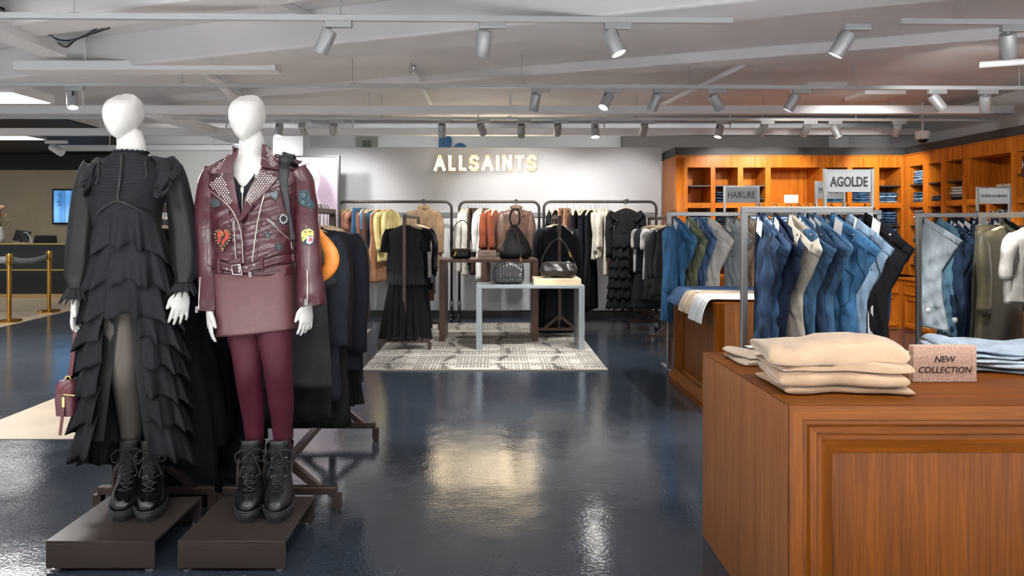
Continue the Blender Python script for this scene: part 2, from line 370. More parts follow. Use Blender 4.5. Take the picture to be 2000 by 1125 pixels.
# added spots without lamp bodies, overhead, brightening the displays
for (x, y, tx, ty, tz, e, c) in [(-1.9,.9,-1.65,3.1,1.4,60,48), (-.6,1.0,-1.1,3.1,1.3,60,48), (1.35,2.25,1.45,2.75,.8,46,66), (2.0,2.2,2.0,2.7,.8,40,66), (-3.2,1.6,-2.6,4.2,0,60,70), (0,2.2,0,4.2,0,70,75), (3.2,2.6,3.4,5.6,1,90,70), (3.6,5.4,5.8,8.5,1.7,110,75), (4.2,6.9,4.3,9.9,1.6,110,75), (2.7,3.4,2.1,4.6,1,70,60)]:
    L = bpy.data.lights.new('spot', 'SPOT'); L.energy = e*LAMPK*NEARK; L.spot_size = math.radians(c); L.spot_blend = .7; L.shadow_soft_size = .05; L.color = (1,.97,.92)
    o = bpy.data.objects.new('spot', L); COL.objects.link(o); o.location = (x, y, 2.65)
    o.rotation_euler = (Vector((tx,ty,tz))-o.location).to_track_quat('-Z','Y').to_euler()
# lit ceiling panels (at the edge of the picture and over the reception desk)
def light_panel(x, y, sx, sy, e, lab, z=2.9):
    t = thing('ceiling_light', lab, 'ceiling light', (x, y, z))
    MB().box(-sx/2-.03, sx/2+.03, -sy/2-.03, sy/2+.03, .0, .09).build('housing', TRUNK, t)
    MB().box(-sx/2, sx/2, -sy/2, sy/2, -.006, 0).build('diffuser', mat((255,250,242), .5, emit=2.5 if y > 10 else 6), t)
    L = bpy.data.lights.new('area', 'AREA'); L.shape = 'RECTANGLE'; L.size = sx; L.size_y = sy; L.energy = e*LAMPK
    o = bpy.data.objects.new('area', L); COL.objects.link(o); o.parent = t; o.location = (0,0,-.01)
light_panel(PX(0,7.3)-.5, 7.35, 1.6, .6, 70, 'lit flat ceiling panel above the reception end of the dark floor', z=PZ(190,7.3))
light_panel(-9.5, 12.6, 2.4, .5, 10, 'lit flat ceiling panel hung over the reception desk', z=2.98)
for x, y in ((-9,3),(-6,.6),(-3.4,-.6),(-.8,-.6),(1.8,-.6),(4.4,-.6)):  # added area lights, unseen, shining on the pale floor as ceiling fill
    L = bpy.data.lights.new('area', 'AREA'); L.shape = 'RECTANGLE'; L.size = 1.6; L.size_y = .6; L.spread = math.radians(70); L.energy = 55*LAMPK*BOUNCEK
    o = bpy.data.objects.new('area', L); COL.objects.link(o); o.location = (x, y, 3.0)
for x in (-4.4, -1.2, 2.0, 4.6):                      # added area lights, unseen, brightening the rear wall
    L = bpy.data.lights.new('area', 'AREA'); L.shape = 'RECTANGLE'; L.size = 2.4; L.size_y = .15; L.energy = 1.9*LAMPK
    o = bpy.data.objects.new('area', L); COL.objects.link(o); o.location = (x, 11.3, 2.62); o.rotation_euler = (math.radians(105), 0, 0)
# ---------------------------------------------------------------- pipes, boxes, sprinklers under the ceiling
def pipe(pts, r, lab, head=None):
    t = thing('sprinkler_pipe', lab, 'pipe')
    MB().tube(pts, r, 10).build('pipe_run', TRUNK, t, smooth=True)
    if head is not None:
        h = Vector(head); mb = MB()
        for k in range(6):
            a = k*PI/3; mb.tube([h+Vector((.03*cos(a),.03*sin(a),.05)), h+Vector((.045*cos(a),.045*sin(a),0)), h+Vector((.03*cos(a),.03*sin(a),-.05))], .003, 4)
        mb.build('sprinkler_cage', GREYM, t); MB().lathe([(.004,-.04),(.012,-.02),(.008,.02),(.02,.03),(.02,.035)], tuple(h), 10).build('sprinkler_head', CHROME, t, smooth=True)
pipe([(-1.9,3.9,2.99),(-1.32,5.5,2.99)], .03, 'white ceiling pipe slanting away above the first track spotlight', (-1.25,5.6,2.98))
pipe([(-.81,7.1,2.98),(-.83,9.6,2.98)], .028, 'white ceiling pipe running away over the lit letter sign', (-.81,7.0,2.98))
pipe([(2.45,6.85,2.98),(2.15,9.6,2.98)], .028, 'white ceiling pipe slanting away over the wood shelving', (2.47,6.75,2.99))
pipe([(5.9,6.1,2.92),(4.6,6.6,2.92)], .03, 'white ceiling pipe slanting above the corner of the wood shelving')
pipe([(-5.2,5.3,3.0),(-4.3,7.4,3.0)], .02, 'thin white conduit on the ceiling above the beige box')
pipe([(-2.9,4.4,3.01),(-3.1,5.4,3.01)], .022, 'white conduit on the ceiling between the mannequins and the first track')
pipe([(-2.9,7.0,2.95),(-3.1,8.6,2.9)], .05, 'fat white pipe running away between the two mannequin heads')
MB().box(PX(112,6.4), PX(178,6.4), 6.4, 6.9, PZ(76,6.4), PZ(43,6.4)).build('junction_box', mat((190,182,150), .6), bevel=.01, label='beige junction box fixed under the ceiling above the black dress mannequin', cat='box')
for a, b, Y, s in ((1578,1655,8.0,'above the front brand sign'), (1690,1770,8.5,'near the corner of the shelving')):
    MB().box(PX(a,Y), PX(b,Y), Y, Y+.5, 3.0, 3.05).build('ceiling_panel', WHITEP, bevel=.005, label='small square white access panel under the ceiling '+s, cat='panel')
MB().box(PX(1225,12), PX(1640,12), 12.4, 12.6, 2.72, 3.05).build('air_duct', mat((120,116,112), .6), label='grey flat duct along the rear wall above the wood shelving', cat='duct')
t = thing('security_camera', 'small white dome security camera fixed above the corner of the wood shelving', 'security camera', tuple(P(1802,268,9.4)))
MB().lathe([(.001,.08),(.09,.08),(.09,0),(.07,-.03),(.07,0)], n=20).build('housing', WHITEP, t, smooth=True, angle=40)
MB().ell((0,0,-.03), (.062,.062,.05)).build('dome', mat((12,12,14), .08), t, smooth=True)
MB().tube([(0,0,.08),(0,0,3.05-PZ(268,9.4))], .015, 6).build('bracket', WHITEP, t)
# things on the rear wall, seen over the display wall
t = thing('air_vent', 'small greenish grey vent high on the white rear wall, beside the poster', 'vent', tuple(P(717,280,12.55)))
MB().box(-.19,.19,-.02,.04,-.14,.12).build('frame', mat((150,150,140), .6), t); MB().box(-.08,.08,-.03,-.02,-.14,.05).build('grille', mat((95,95,90), .6), t)
for (a, b, c, d), s in (((857,882,262,300), 'tall'), ((885,912,279,300), 'low')):
    x0, x1 = PX(a,12.55), PX(b,12.55); z0, z1 = PZ(d,12.55), PZ(c,12.55); r = (x1-x0)/2
    pts = [(x0,0,z0), (x1,0,z0)]+[((x0+x1)/2+r*cos(k*PI/10), 0, z1-r+r*sin(k*PI/10)) for k in range(11)]
    o = MB().prism(pts, (0,.05,0)).build('wall_emblem', mat((40,98,138), .5), label=s+' blue rounded emblem on the white rear wall above the letter sign', cat='emblem'); o.location.y = 12.55
# ================================================================ reception
t = thing('reception_desk', 'long black gloss reception desk with two thin brass lines', 'desk', (0,13.4,0))
GLOSS = mat((22,22,26), .12, coat=.3)
MB().box(-14, -6.5, 0, .75, .08, .99).build('desk_front', GLOSS, t)
MB().box(-14, -6.5, -.03, .8, .99, 1.03).build('counter_top', GLOSS, t)
for z in (1.03, .53): MB().box(-14, -6.5, -.035, 0, z, z+.025).build('brass_line', mat((226,196,110), .25, 1), t)
MB().box(-14, -6.5, -.04, .7, 0, .08).build('plinth', mat((190,160,110), .3, .4), t)
t = thing('wall_screen', 'lit wall screen showing a figure before a pale blue panelled wall', 'screen', (PX(104,15.95),15.9,PZ(438,15.95)))
SW, SH = PX(170,15.95)-PX(104,15.95)+.35, PZ(369,15.95)-PZ(438,15.95)
MB().box(0, SW, -.0, .08, 0, SH).build('bezel', BLACKP, t, bevel=.01)
rnd = random.Random(5); mb = MB(); NX, NZ = 60, 44; mb.col = []
for j in range(NZ+1):
    for i in range(NX+1):
        u, v = i/NX, j/NZ; mb.v.append((.04+u*(SW-.08), -.004, .04+v*(SH-.08)))
        c = [96,160,222]; c = [x+18*sin(u*26)+22*sin(v*5+u*3)+rnd.uniform(-10,10) for x in c]
        if abs((u*4) % 1-.5) > .47: c = [x*.7 for x in c]
        if abs(u-.62-.03*sin(v*9)) < .035+.03*(v > .6) and v < .86: c = [190,140,90]
        if abs(u-.72-.03*sin(v*14)) < .04 and .1 < v < .9 and rnd.random() > .35: c = [70,60,110]
        if abs(u-.13+.03*sin(v*30)) < .05 and .5 < v < .92 and rnd.random() > .4: c = [60,100,150]
        mb.col.append(RGB([max(0, min(255, x)) for x in c]))
mb.f = [(j*(NX+1)+i, j*(NX+1)+i+1, (j+1)*(NX+1)+i+1, (j+1)*(NX+1)+i) for j in range(NZ) for i in range(NX)]; mb.mi = [0]*len(mb.f)
mb.build('display', painted(.3, .9), t)
t = thing('office_chair', 'black office chair behind the reception desk', 'chair', (PX(87,14.9),14.9,0))
b0 = MB()
b0.grid(lambda u, v: ((u-.5)*.5*(1-.12*v*v), .04*cos((u-.5)*3)+.03*v, .82+.36*v), 12, 8); b0.build('backrest', mat((24,24,26), .7), t, smooth=True, solid=.04)
MB().box(-.25,.25,-.5,0,.45,.52).build('seat', BLACKP, t, bevel=.02); MB().tube([(0,-.2,.45),(0,-.2,.08)], .03).build('post', BLACKP, t)
b0 = MB(); [b0.tube([(0,-.2,.1),(.28*cos(a),-.2+.28*sin(a),.04)], .02, 6) for a in (0,1.256,2.513,3.77,5.027)]; b0.build('base', BLACKP, t)
MB().obox((0,.02,.5),(0,.03,.85),.06,.02,up=(0,1,0)).build('back_bracket', BLACKP, t)
# flowers and a small screen at the picture's edge
t = thing('flower_vase', 'arrangement of pink and red flowers standing on the reception desk', 'flowers', (PX(0,13.7),13.7,1.03))
MB().lathe([(.001,0),(.06,0),(.08,.15),(.04,.3),(.05,.34)], n=14).build('vase', mat((210,205,195), .3), t, smooth=True)
rnd = random.Random(8)
for k in range(16):
    a = rnd.uniform(0, 6.28); r = rnd.uniform(.02,.2); h = rnd.uniform(.42,.75); p = Vector((r*cos(a), r*sin(a), h))
    MB().tube([(0,0,.3), p*.6+Vector((0,0,.1)), p], .004, 5).build('stem', mat((96,110,60), .7), t)
    f = MB(); [f.ell(p+Vector((rnd.uniform(-.03,.03),rnd.uniform(-.03,.03),rnd.uniform(-.02,.03))), (.024,.024,.016), 7, 5) for _ in range(5)]
    f.build('flower', mat(rnd.choice([(200,92,70),(216,170,140),(190,120,100)]), .7), t, smooth=True)
t = thing('till_screen', 'small black till screen with a white cable on the reception desk', 'screen', (PX(2,13.5)+.1,13.9,1.03))
MB().obox((0,0,.05),(.03,.06,.26),.3,.02,up=(0,1,0)).build('display', BLACKP, t); MB().box(-.1,.2,-.1,.1,0,.02).build('stand', WHITEP, t); MB().tube([(0,.02,.0),(0,.03,.1)],.015).build('neck', BLACKP, t)
MB().tube(smooth_path([(.04,.04,.22),(.12,.02,.22),(.2,0,.12),(.24,-.02,.01)]), .007, 6).build('cable', WHITEP, t, smooth=True)
for i, px in enumerate((152,)): MB().lathe([(.001,0),(.07,0),(.085,.12),(.08,.12),(.07,.02),(.001,.02)], n=14).build('pot', WHITEP, label='small white pot on the reception desk, beside the mannequin in black', cat='pot', loc=(PX(px,13.6),13.6,1.03))
# stanchions with a belt
posts = []
for i, (px, py, lab) in enumerate(((18,629,'brass barrier post nearer the viewer, holding the grey belt'), (96,610,'brass barrier post nearer the reception desk, at the far end of the belt'))):
    Y = 1904/(py-440); x = PX(px, Y); posts.append(Vector((x, Y, 0)))
    t = thing('barrier_post', lab, 'barrier post', (x, Y, .003), group='brass barrier posts')
    MB().lathe([(.001,0),(.165,0),(.165,.02),(.15,.032),(.03,.04),(.001,.04)], n=28).build('base', BRASS, t, smooth=True, angle=30)
    MB().tube([(0,0,.03),(0,0,.86)], .03, 16).build('post', BRASS, t, smooth=True, angle=40)
    MB().lathe([(.04,.82),(.042,.825),(.042,.97),(.038,.985),(.001,.985)], n=18).build('belt_head', BRASS, t, smooth=True, angle=40)
def belt(a, b, lab, sag=.05):
    n = 14; mb = MB()
    mb.grid(lambda u, v: tuple(a.lerp(b, u)+Vector((0,0,.9+.05*(v-.5)*2-sag*4*u*(1-u)))), n, 1); mb.build('barrier_belt', mat((120,122,126), .6), solid=.004, smooth=True, label=lab, cat='belt')
d = (posts[1]-posts[0]).normalized()*.045
belt(posts[0]+d, posts[1]-d, 'grey fabric belt strung between the two brass posts')
belt(posts[0]+Vector((-2.2,.2,0)), posts[0]-Vector((.045,0,0)), 'grey fabric belt leading out of view from the nearer brass post', .02)
# ================================================================ rug
import numpy as np
rx0, rx1, ry0, ry1 = -1.27, 1.094, 6.70, 9.87; NX, NY = 240, 300; mb = MB(); mb.col = []
rn = random.Random(3); rows = [[rn.random() for _ in range(80)] for _ in range(90)]
for j in range(NY+1):
    for i in range(NX+1):
        u, v = i/NX, j/NY; x, y = u*(rx1-rx0), v*(ry1-ry0); mb.v.append((x, y, .011+.0015*sin(i*2.1)*sin(j*1.7)))
        c = 168+10*sin(x*9+sin(y*4)*2)*sin(y*7)+rn.uniform(-9,9); r_ = int(y/.085); fy = (y/.085) % 1; q = int(x/.034); fx = (x/.034) % 1
        blk = rows[r_ % 90][int(x/.42) % 80]
        if abs(fy-.5) < .26 and abs(fx-.5) < .3 and (r_ % 4 != 0 or blk > .5) and (0.12 < (x/.42) % 1 < .9 or r_ % 4 == 2): c -= 95
        if r_ % 4 == 3 and abs(fy-.5) < .2 and abs(fx-.5) < .4: c -= 75
        sx = abs(((x+.06*sin(y*5)) % .55)-.27)
        if sx < .035+.02*sin(y*23) and (y % .42) < .3: c -= (95 if rn.random() < .75 else 30)*(1-sx/.07)
        mb.col.append(RGB([max(30, min(255, c*a)) for a in (1, .975, .925)]))
mb.f = [(j*(NX+1)+i, j*(NX+1)+i+1, (j+1)*(NX+1)+i+1, (j+1)*(NX+1)+i) for j in range(NY) for i in range(NX)]; mb.mi = [0]*len(mb.f)
t = thing('area_rug', 'cream woven rug with rows of dark dots and smudged lines under the tables', 'rug', (rx0, ry0, .002))
mb.build('pile', painted(.95, 0, 1), t); MB().box(0, rx1-rx0, 0, ry1-ry0, 0, .009).build('backing', mat((170,160,145), .9), t)
# ================================================================ poster lightbox
t = thing('poster_lightbox', 'lit portrait poster of a dark haired woman in a thin dark frame', 'poster', (PX(528,9.72), 9.72, 0))
PW = PX(659,9.72)-PX(528,9.72); z0, z1 = .25, PZ(306,9.72)
fr = MB().box(-.02,0,0,.09,z0-.02,z1+.02).box(PW,PW+.025,0,.09,z0-.02,z1+.02).box(0,PW,0,.09,z1,z1+.012).box(0,PW,0,.09,z0-.02,z0); fr.build('frame', mat((52,50,54), .4), t)
MB().box(.05,PW-.05,-.06,.12,0,.03).build('foot', mat((52,50,54), .4), t); MB().box(PW*.35,PW*.65,.06,.09,.03,z0).build('support', mat((52,50,54), .4), t)
mb = MB(); mb.col = []; NX, NZ = 90, 190; rn = random.Random(2)
def blob(x, y, cx, cy, rx, ry, ang=0): 
    dx, dy = x-cx, y-cy; a, b = dx*cos(ang)+dy*sin(ang), -dx*sin(ang)+dy*cos(ang); return max(0, 1-sqrt((a/rx)**2+(b/ry)**2))
def sm(v, k): return min(1, v*k)
for j in range(NZ+1):
    for i in range(NX+1):
        u, v = i/NX, j/NZ; mb.v.append((u*PW, .03, lerp(z0, z1, v)))
        px = 528+131*u; py = 440-(lerp(z0, z1, v)-HC)*FPX/9.72
        c = Vector((232,226,232)); mixc = lambda c, d, k: c.lerp(Vector(d), k)
        c = mixc(c, (196,178,194), sm(blob(px,py,645,372,40,30,.7),1.6)); c = mixc(c, (250,248,250), sm(blob(px,py,635,325,24,16),2))
        c = mixc(c, (150,134,152), .85*sm(blob(px,py,632,375,19,50,-.25),3))              # hair
        c = mixc(c, (122,108,120), .9*sm(blob(px,py,603,336,24,22,-.6),4)); c = mixc(c, (176,158,176), .8*sm(blob(px,py,650,420,40,40),2))
        c = mixc(c, (252,240,236), sm(blob(px,py,604,355,19,38,.12),7))                     # face
        c = mixc(c, (176,150,168), .75*sm(blob(px,py,593,352,12,30,.2),2.2))
        c = mixc(c, (150,120,136), .8*sm(blob(px,py,597,349,6,3),2)); c = mixc(c, (120,104,104), .9*sm(blob(px,py,616,350,5,2),2)); c = mixc(c, (110,96,98), .8*sm(blob(px,py,615,345,6,1.5,-.25),2))
        c = mixc(c, (198,170,182), .8*sm(blob(px,py,606,362,5,6),1.6)); c = mixc(c, (200,130,140), .9*sm(blob(px,py,609,376,6,3.4,.1),2))
        if py > 392 and px < 612: c = mixc(c, (216,196,206), .6)
        c += Vector((1,1,1))*4*sin(px*.9+py*.4); mb.col.append(RGB([max(0, min(255, q*.8-14)) for q in c]))
mb.f = [(j*(NX+1)+i, j*(NX+1)+i+1, (j+1)*(NX+1)+i+1, (j+1)*(NX+1)+i) for j in range(NZ) for i in range(NX)]; mb.mi = [0]*len(mb.f)
mb.build('portrait', painted(.4, .12), t)
# ================================================================ the lit letter sign
SY = 10.69; sx0, sx1, sz0, sz1 = PX(848,SY), PX(1048,SY), PZ(334,SY), PZ(304,SY)
t = thing('letter_sign', 'lit marquee letters with warm bulbs high on the grey display wall', 'sign', ((sx0+sx1)/2, SY, sz0))
H = sz1-sz0; G = {'A': [[(0,0),(.5,1),(1,0)],[(.28,.34),(.72,.34)]], 'L': [[(.08,1),(.08,0),(.9,0)]], 'I': [[(.5,0),(.5,1)]], 'N': [[(.08,0),(.08,1),(.92,0),(.92,1)]], 'T': [[(0,1),(1,1)],[(.5,1),(.5,0)]],
     'S': [[(.95,.86),(.72,1),(.3,1),(.06,.8),(.1,.6),(.5,.5),(.88,.42),(.95,.2),(.7,0),(.28,0),(.03,.15)]]}
wid = {'A': 1.0, 'L': .68, 'S': .86, 'I': .3, 'N': .9, 'T': .78}
txt = 'ALLSAINTS'; gap = .22; tot = sum(wid[c] for c in txt)+gap*(len(txt)-1); k = (sx1-sx0)/tot; x = -(sx1-sx0)/2
SIGNSIDE = mat((120,98,70), .5); BULB = mat((255,240,206), .3, emit=85); FACE = mat((232,200,146), .5, emit=.9); th = .045
for c in txt:
    w_ = wid[c]*k; let = MB(); bulbs = []
    for st in G[c]:
        pts = [Vector((x+th/2+a*(w_-th), 0, th/2+b*(H-th))) for a, b in st]
        if c == 'I': pts = [Vector((x+w_/2, 0, p.z)) for p in pts]
        for a, b in zip(pts, pts[1:]):
            d = (b-a).normalized(); a2, b2 = a-d*th*.5, b+d*th*.5; n = Vector((-d.z, 0, d.x))*th*.5
            let.prism([a2+n, b2+n, b2-n, a2-n], (0,-.05,0)); let.mi[-6] = 1; let.mi[-5] = 1
        L = [(b-a).length for a, b in zip(pts, pts[1:])]; tl = sum(L); nb = max(2, round(tl/.062))
        for q in range(nb+1):
            s = tl*q/nb; i = 0
            while i < len(L)-1 and s > L[i]: s -= L[i]; i += 1
            p = pts[i].lerp(pts[i+1], s/L[i])
            if all((p-r).length > .03 for r in bulbs): bulbs.append(p)
    lo = let.build('letter', [SIGNSIDE, FACE], t); bm_ = MB(); [bm_.ell((p.x, -.056, p.z), (.0135,.012,.0135), 8, 5) for p in bulbs]
    for p in bulbs: MB().ell((p.x, -.056, p.z), (.0135,.012,.0135), 8, 5).build('bulb', BULB, lo, smooth=True)
    x += w_+gap*k
# ================================================================ wall pipe rails
RAILZ = PZ(394, 10.13)
def wall_rail(px0, px1, lab):
    Y = 10.13; x0, x1 = PX(px0, Y), PX(px1, Y); t = thing('pipe_rail', lab, 'clothes rail', (0, Y, 0), group=None); r = .02; q = .1
    arc = lambda cx, a0, a1: [(cx+q*cos(a), 0, RAILZ-q+q*sin(a)) for a in [lerp(a0, a1, i/6) for i in range(7)]]
    MB().tube([(x0,0,.12)]+arc(x0+q, PI, PI/2)+arc(x1-q, PI/2, 0)+[(x1,0,.12)], r, 10).build('pipe_frame', DARKPIPE, t, smooth=True)
    for x in (x0, x1):
        MB().tube([(x,-.2,.1),(x,.35,.1)], .018, 8).tube([(x,0,.09),(x,0,.3)], .027, 8).build('foot_bar', DARKPIPE, t, smooth=True)
        for y in (-.19, .33): MB().tube([(x-.012,y,.04),(x+.012,y,.04)], .038, 14).build('caster', BLACKP, t, smooth=True, angle=40); MB().tube([(x,y,.04),(x,y,.1)], .01, 6).build('caster_stem', DARKPIPE, t)
    MB().tube([(x0,0,.156),(x1,0,.156)], .011, 8).build('bottom_bar', DARKPIPE, t, smooth=True); return x0, x1
wall_rail(660, 882, 'dark pipe clothes rail against the grey wall, beside the lit poster')
wall_rail(897, 1053, 'short dark pipe clothes rail against the grey wall, behind the bag tables')
wall_rail(1062, 1282, 'dark pipe clothes rail against the grey wall, beside the wood shelving')
def face_out(px, s):
    x = PX(px, 10.13); t = thing('rail_bracket', 'face-out hook bracket clamped on the pipe rail '+s, 'bracket', (x, 10.13, RAILZ))
    MB().lathe([(.001,-.03),(.034,-.03),(.034,.03),(.001,.03)], n=14, axis='y').build('clamp', DARKPIPE, t, smooth=True, angle=40); MB().tube([(0,0,0),(0,-.16,.01),(0,-.17,.03)], .009, 6).build('arm', DARKPIPE, t)
face_out(828, 'beside the lit poster'); face_out(1008, 'behind the bag tables'); face_out(1222, 'beside the wood shelving')
# ================================================================ T-foot racks running away from the viewer
def t_rack(x, y0, y1, lab, z=0, H=1.505, fw=.56):
    t = thing('clothes_rack', lab, 'clothes rack', (x, y0, z)); L = y1-y0
    MB().box(-.018,.018,-.02,L+.02,H-.035,H).build('top_rail', BRONZE, t, bevel=.004)
    for y in (0, L):
        MB().box(-.02,.02,y-.02,y+.02,.1,H-.035).build('post', BRONZE, t, bevel=.004)
        MB().box(-fw/2,fw/2,y-.02,y+.02,.082,.12).build('foot_bar', BRONZE, t, bevel=.004)
        for s in (-1, 1):
            MB().obox((s*fw*.34,y,.11),(0,y,.27),.034,.034,up=(0,1,0)).build('brace', BRONZE, t)
            MB().box(s*fw/2-.02,s*fw/2+.02,y-.02,y+.02,.012,.082).lathe([(.001,0),(.017,0),(.017,.012)], (s*fw/2,y,0), 10).build('foot', BRONZE, t)
    MB().obox((0,0,.2),(0,L,.2),.034,.034).build('lower_bar', BRONZE, t); return x
t_rack(-1.05, 3.42, 4.53, 'bronze clothes rack behind the mannequin in the burgundy jacket')
t_rack(-1.66, 3.42, 4.53, 'bronze clothes rack behind the mannequin in the black dress')
t_rack(-1.0, 7.77, 9.2, 'bronze clothes rack standing across the rug edge, a black feather dress in front', z=.013)
t_rack(.81, 8.62, 9.6, 'bronze clothes rack behind the grey metal table, a black coat dress in front', z=.013)
t_rack(2.1, 8.2, 9.43, 'bronze clothes rack on the bare floor next to the denim corner')
# bare rack at the rear left
t_rack(-4.75, 9.2, 10.4, 'bronze clothes rack before the plain white wall, seen between the mannequins', H=1.62)
# ================================================================ square tube denim racks
def frame_rack(x0, x1, y, lab, H, cx0=None, rail2=None):
    t = thing('denim_rack', lab, 'clothes rack', (0, y, 0)); r = .0195
    MB().box(x0-r, x1+r, -r, r, H-2*r, H).build('top_rail', STEEL, t, bevel=.003)
    for x in (x0, x1):
        MB().box(x-r, x+r, -r, r, .04, H-2*r).build('post', STEEL, t, bevel=.003)
        MB().box(x-r, x+r, -.27, .27, .0, .04).build('foot_bar', STEEL, t, bevel=.003)
    return t
RA = 4.5; RAX0, RAX1 = PX(1453,RA), PX(1697,RA); RAH = PZ(404,RA)
frame_rack(RAX0, RAX1, RA, 'brushed steel denim rack behind the front wood counter, the tallest sign on it', RAH)
RBY = 6.62; RBX0 = PX(1307,RBY); RBH = PZ(414,RBY)
frame_rack(RBX0, RBX0+1.25, RBY, 'brushed steel denim rack behind the wood counter with draped jeans', RBH)
RCY = 6.2; RCX0, RCX1 = PX(1794,RCY), PX(1968,RCY); RCH = PZ(416,RCY)
frame_rack(RCX0, RCX1, RCY, 'brushed steel denim rack nearest the corner of the wood shelving', RCH)
RDY = 5.75; RDX0, RDX1 = PX(1597,RDY)-.1, PX(1715,RDY)
frame_rack(RDX0, RDX1, RDY, 'brushed steel denim rack half hidden behind the front denim rack', PZ(410,RDY))
# nearer rack at the picture's edge, running away from the viewer
t = thing('denim_rack', 'grey steel rack with knitwear at the end of the shelving wall', 'clothes rack', (0,0,0)); GX, GY0, GY1, GH = 3.93, 4.55, 5.6, PZ(388,5.2)-.1
MB().box(GX-.02,GX+.02,GY0-.02,GY1+.02,GH-.04,GH).build('top_rail', STEEL, t)
for y in (GY0, GY1): MB().box(GX-.02,GX+.02,y-.02,y+.02,.04,GH-.04).build('post', STEEL, t); MB().box(GX-.27,GX+.27,y-.02,y+.02,0,.04).build('foot_bar', STEEL, t)
# ================================================================ brand sign plates on the denim racks
SIGNG = mat((166,168,170), .45, .2)
def brand_sign(px0, px1, py0, py1, Y, zrail, txt, lab, th=.42, bold=0.0, tcol=(40,40,42), wid=.8):
    x0, x1, z0, z1 = PX(px0,Y), PX(px1,Y), PZ(py1,Y), PZ(py0,Y); t = thing('brand_sign', lab, 'sign', (0, Y, zrail)); z0 -= zrail; z1 -= zrail
    MB().box(x0+.006, x1-.006, -.006, .006, z0, z1).build('plate', SIGNG, t)
    for x in (x0, x1): MB().box(x-.008, x+.008, -.012, .012, 0, z1+.01).build('holder_post', STEEL, t)
    MB().box(x0, x1, -.008, .008, z1-.004, z1+.006).build('top_edge', STEEL, t)
    tm = text_mb(txt, (z1-z0)*th, .002, bold); s = (x1-x0)*wid/tm.w
    tm.xform(Matrix.Translation(((x0+x1)/2, -.006, (z0+z1)/2-(z1-z0)*th*.5)) @ Matrix.Diagonal((s,1,1,1))); tm.build('lettering', mat(tcol, .6), t); return t
brand_sign(1611, 1703, 333, 375, RA, RAH, 'AGOLDE', 'grey metal brand sign reading AGOLDE on the front denim rack', .48, .03)
brand_sign(1415, 1481, 365, 396, RBY, RBH, 'HAIKURE', 'grey metal brand sign reading HAIKURE on the denim rack by the draped jeans', .42, 0)
brand_sign(1909, 1972, 367, 398, RCY, RCH, 'CITIZENS of HUMANITY', 'grey metal brand sign reading CITIZENS of HUMANITY on the corner denim rack', .17, .01, wid=.84)
brand_sign(1594, 1648, 356, 388, RDY, PZ(410,RDY), 'MOTHER', 'grey metal brand sign half hidden behind the AGOLDE sign', .36, 0)
# ================================================================ bag tables on the rug
RZ = .013
def u_table(x0, x1, y0, y1, H, th, m, lab):
    t = thing('display_table', lab, 'table', (0,0,RZ)); H -= RZ
    MB().box(x0, x1, y0, y1, H-th, H).build('table_top', m, t, bevel=.003)
    for a, b in ((x0, x0+th*1.9), (x1-th*1.9, x1)): MB().box(a, b, y0, y1, 0, H-th).build('leg_panel', m, t, bevel=.003)
    return H+RZ
ALU = mat((172,182,188), .36, .55, .06, 90); BROWNM = mat((98,76,66), .4, .5, .05, 60)
HB = u_table(-.655, .53, 8.31, 8.95, .99, .035, BROWNM, 'tall bronze metal table on the rug with two black bags and a sign')
HA = u_table(-.2, 1.007, 7.74, 8.22, .731, .034, ALU, 'low pale metal table on the rug with a pleated bag and a riser')
bx0, bx1 = PX(1042,7.9), PX(1133,7.9)
RISZ = HA+.068
MB().box(bx0, bx1, 7.8, 8.2, HA+.0005, RISZ).build('riser_block', mat((222,200,164), .6, 0, .05, 40, .05, 6), bevel=.004, label='pale wood riser block under the slouchy black bag on the low table', cat='riser')
# "new collection" blocks
def sign_block(loc, w, h, d, txts, lab, m, th=.2, rz=0):
    t = thing('sign_block', lab, 'sign', loc, rz); MB().box(-w/2, w/2, 0, d, 0, h).build('block', m, t, bevel=.002)
    for s, zf in txts:
        tm = text_mb(s, h*th, .001, .008, .18); tm.xform(Matrix.Translation((0,-.0005,h*zf))); tm.build('lettering', mat((44,34,30), .6), t)
    return t
GRAN = mat((206,170,152), .7, 0, .1, 300, .2, 160)
sign_block((PX(951,8.36), 8.36, HB), PX(968,8.36)-PX(932,8.36), .112, .03, (('NEW',.56),('COLLECTION',.22)), 'small pink NEW COLLECTION sign block on the tall bronze table', mat((224,196,176), .7), .2)
# ================================================================ wood counters
PROF = [(0,0),(.045,0),(.05,.008),(.062,.008),(.068,-.002),(.088,-.004),(.098,.012),(.112,.014),(.165,.052),(.172,.064)]
def framed_face(t, O, U, V, Nn, w, h, nm='panel_frame', inset=None, prof=PROF, m1=None, m2=None):
    """moulded picture-frame face: O corner, U/V unit directions, Nn outward normal; steps go inward along -Nn"""
    O, U, V, Nn = Vector(O), Vector(U), Vector(V), Vector(Nn)
    rings = [[O+U*i+V*i-Nn*d, O+U*(w-i)+V*i-Nn*d, O+U*(w-i)+V*(h-i)-Nn*d, O+U*i+V*(h-i)-Nn*d] for i, d in prof]
    def strip(k, name, m):                                   # each side its own rail, grain along it
        mb = MB()
        for a, b in zip(rings, rings[1:]): mb.add([a[k], a[(k+1)%4], b[(k+1)%4], b[k]], [(0,1,2,3)])
        mb.build(name, m, t)
    horiz = m1 or (WX if abs(U.x) > .5 else WY)
    strip(0, nm, horiz); strip(2, nm, horiz); strip(1, nm, m2 or WZ); strip(3, nm, m2 or WZ)
    i, d = prof[-1]; r = rings[-1]; MB().add(r, [(0,1,2,3)]).build('inset_panel', m2 or WZ, t)
WLIGHT = wood('z', (114,70,38), (154,102,62), .42)
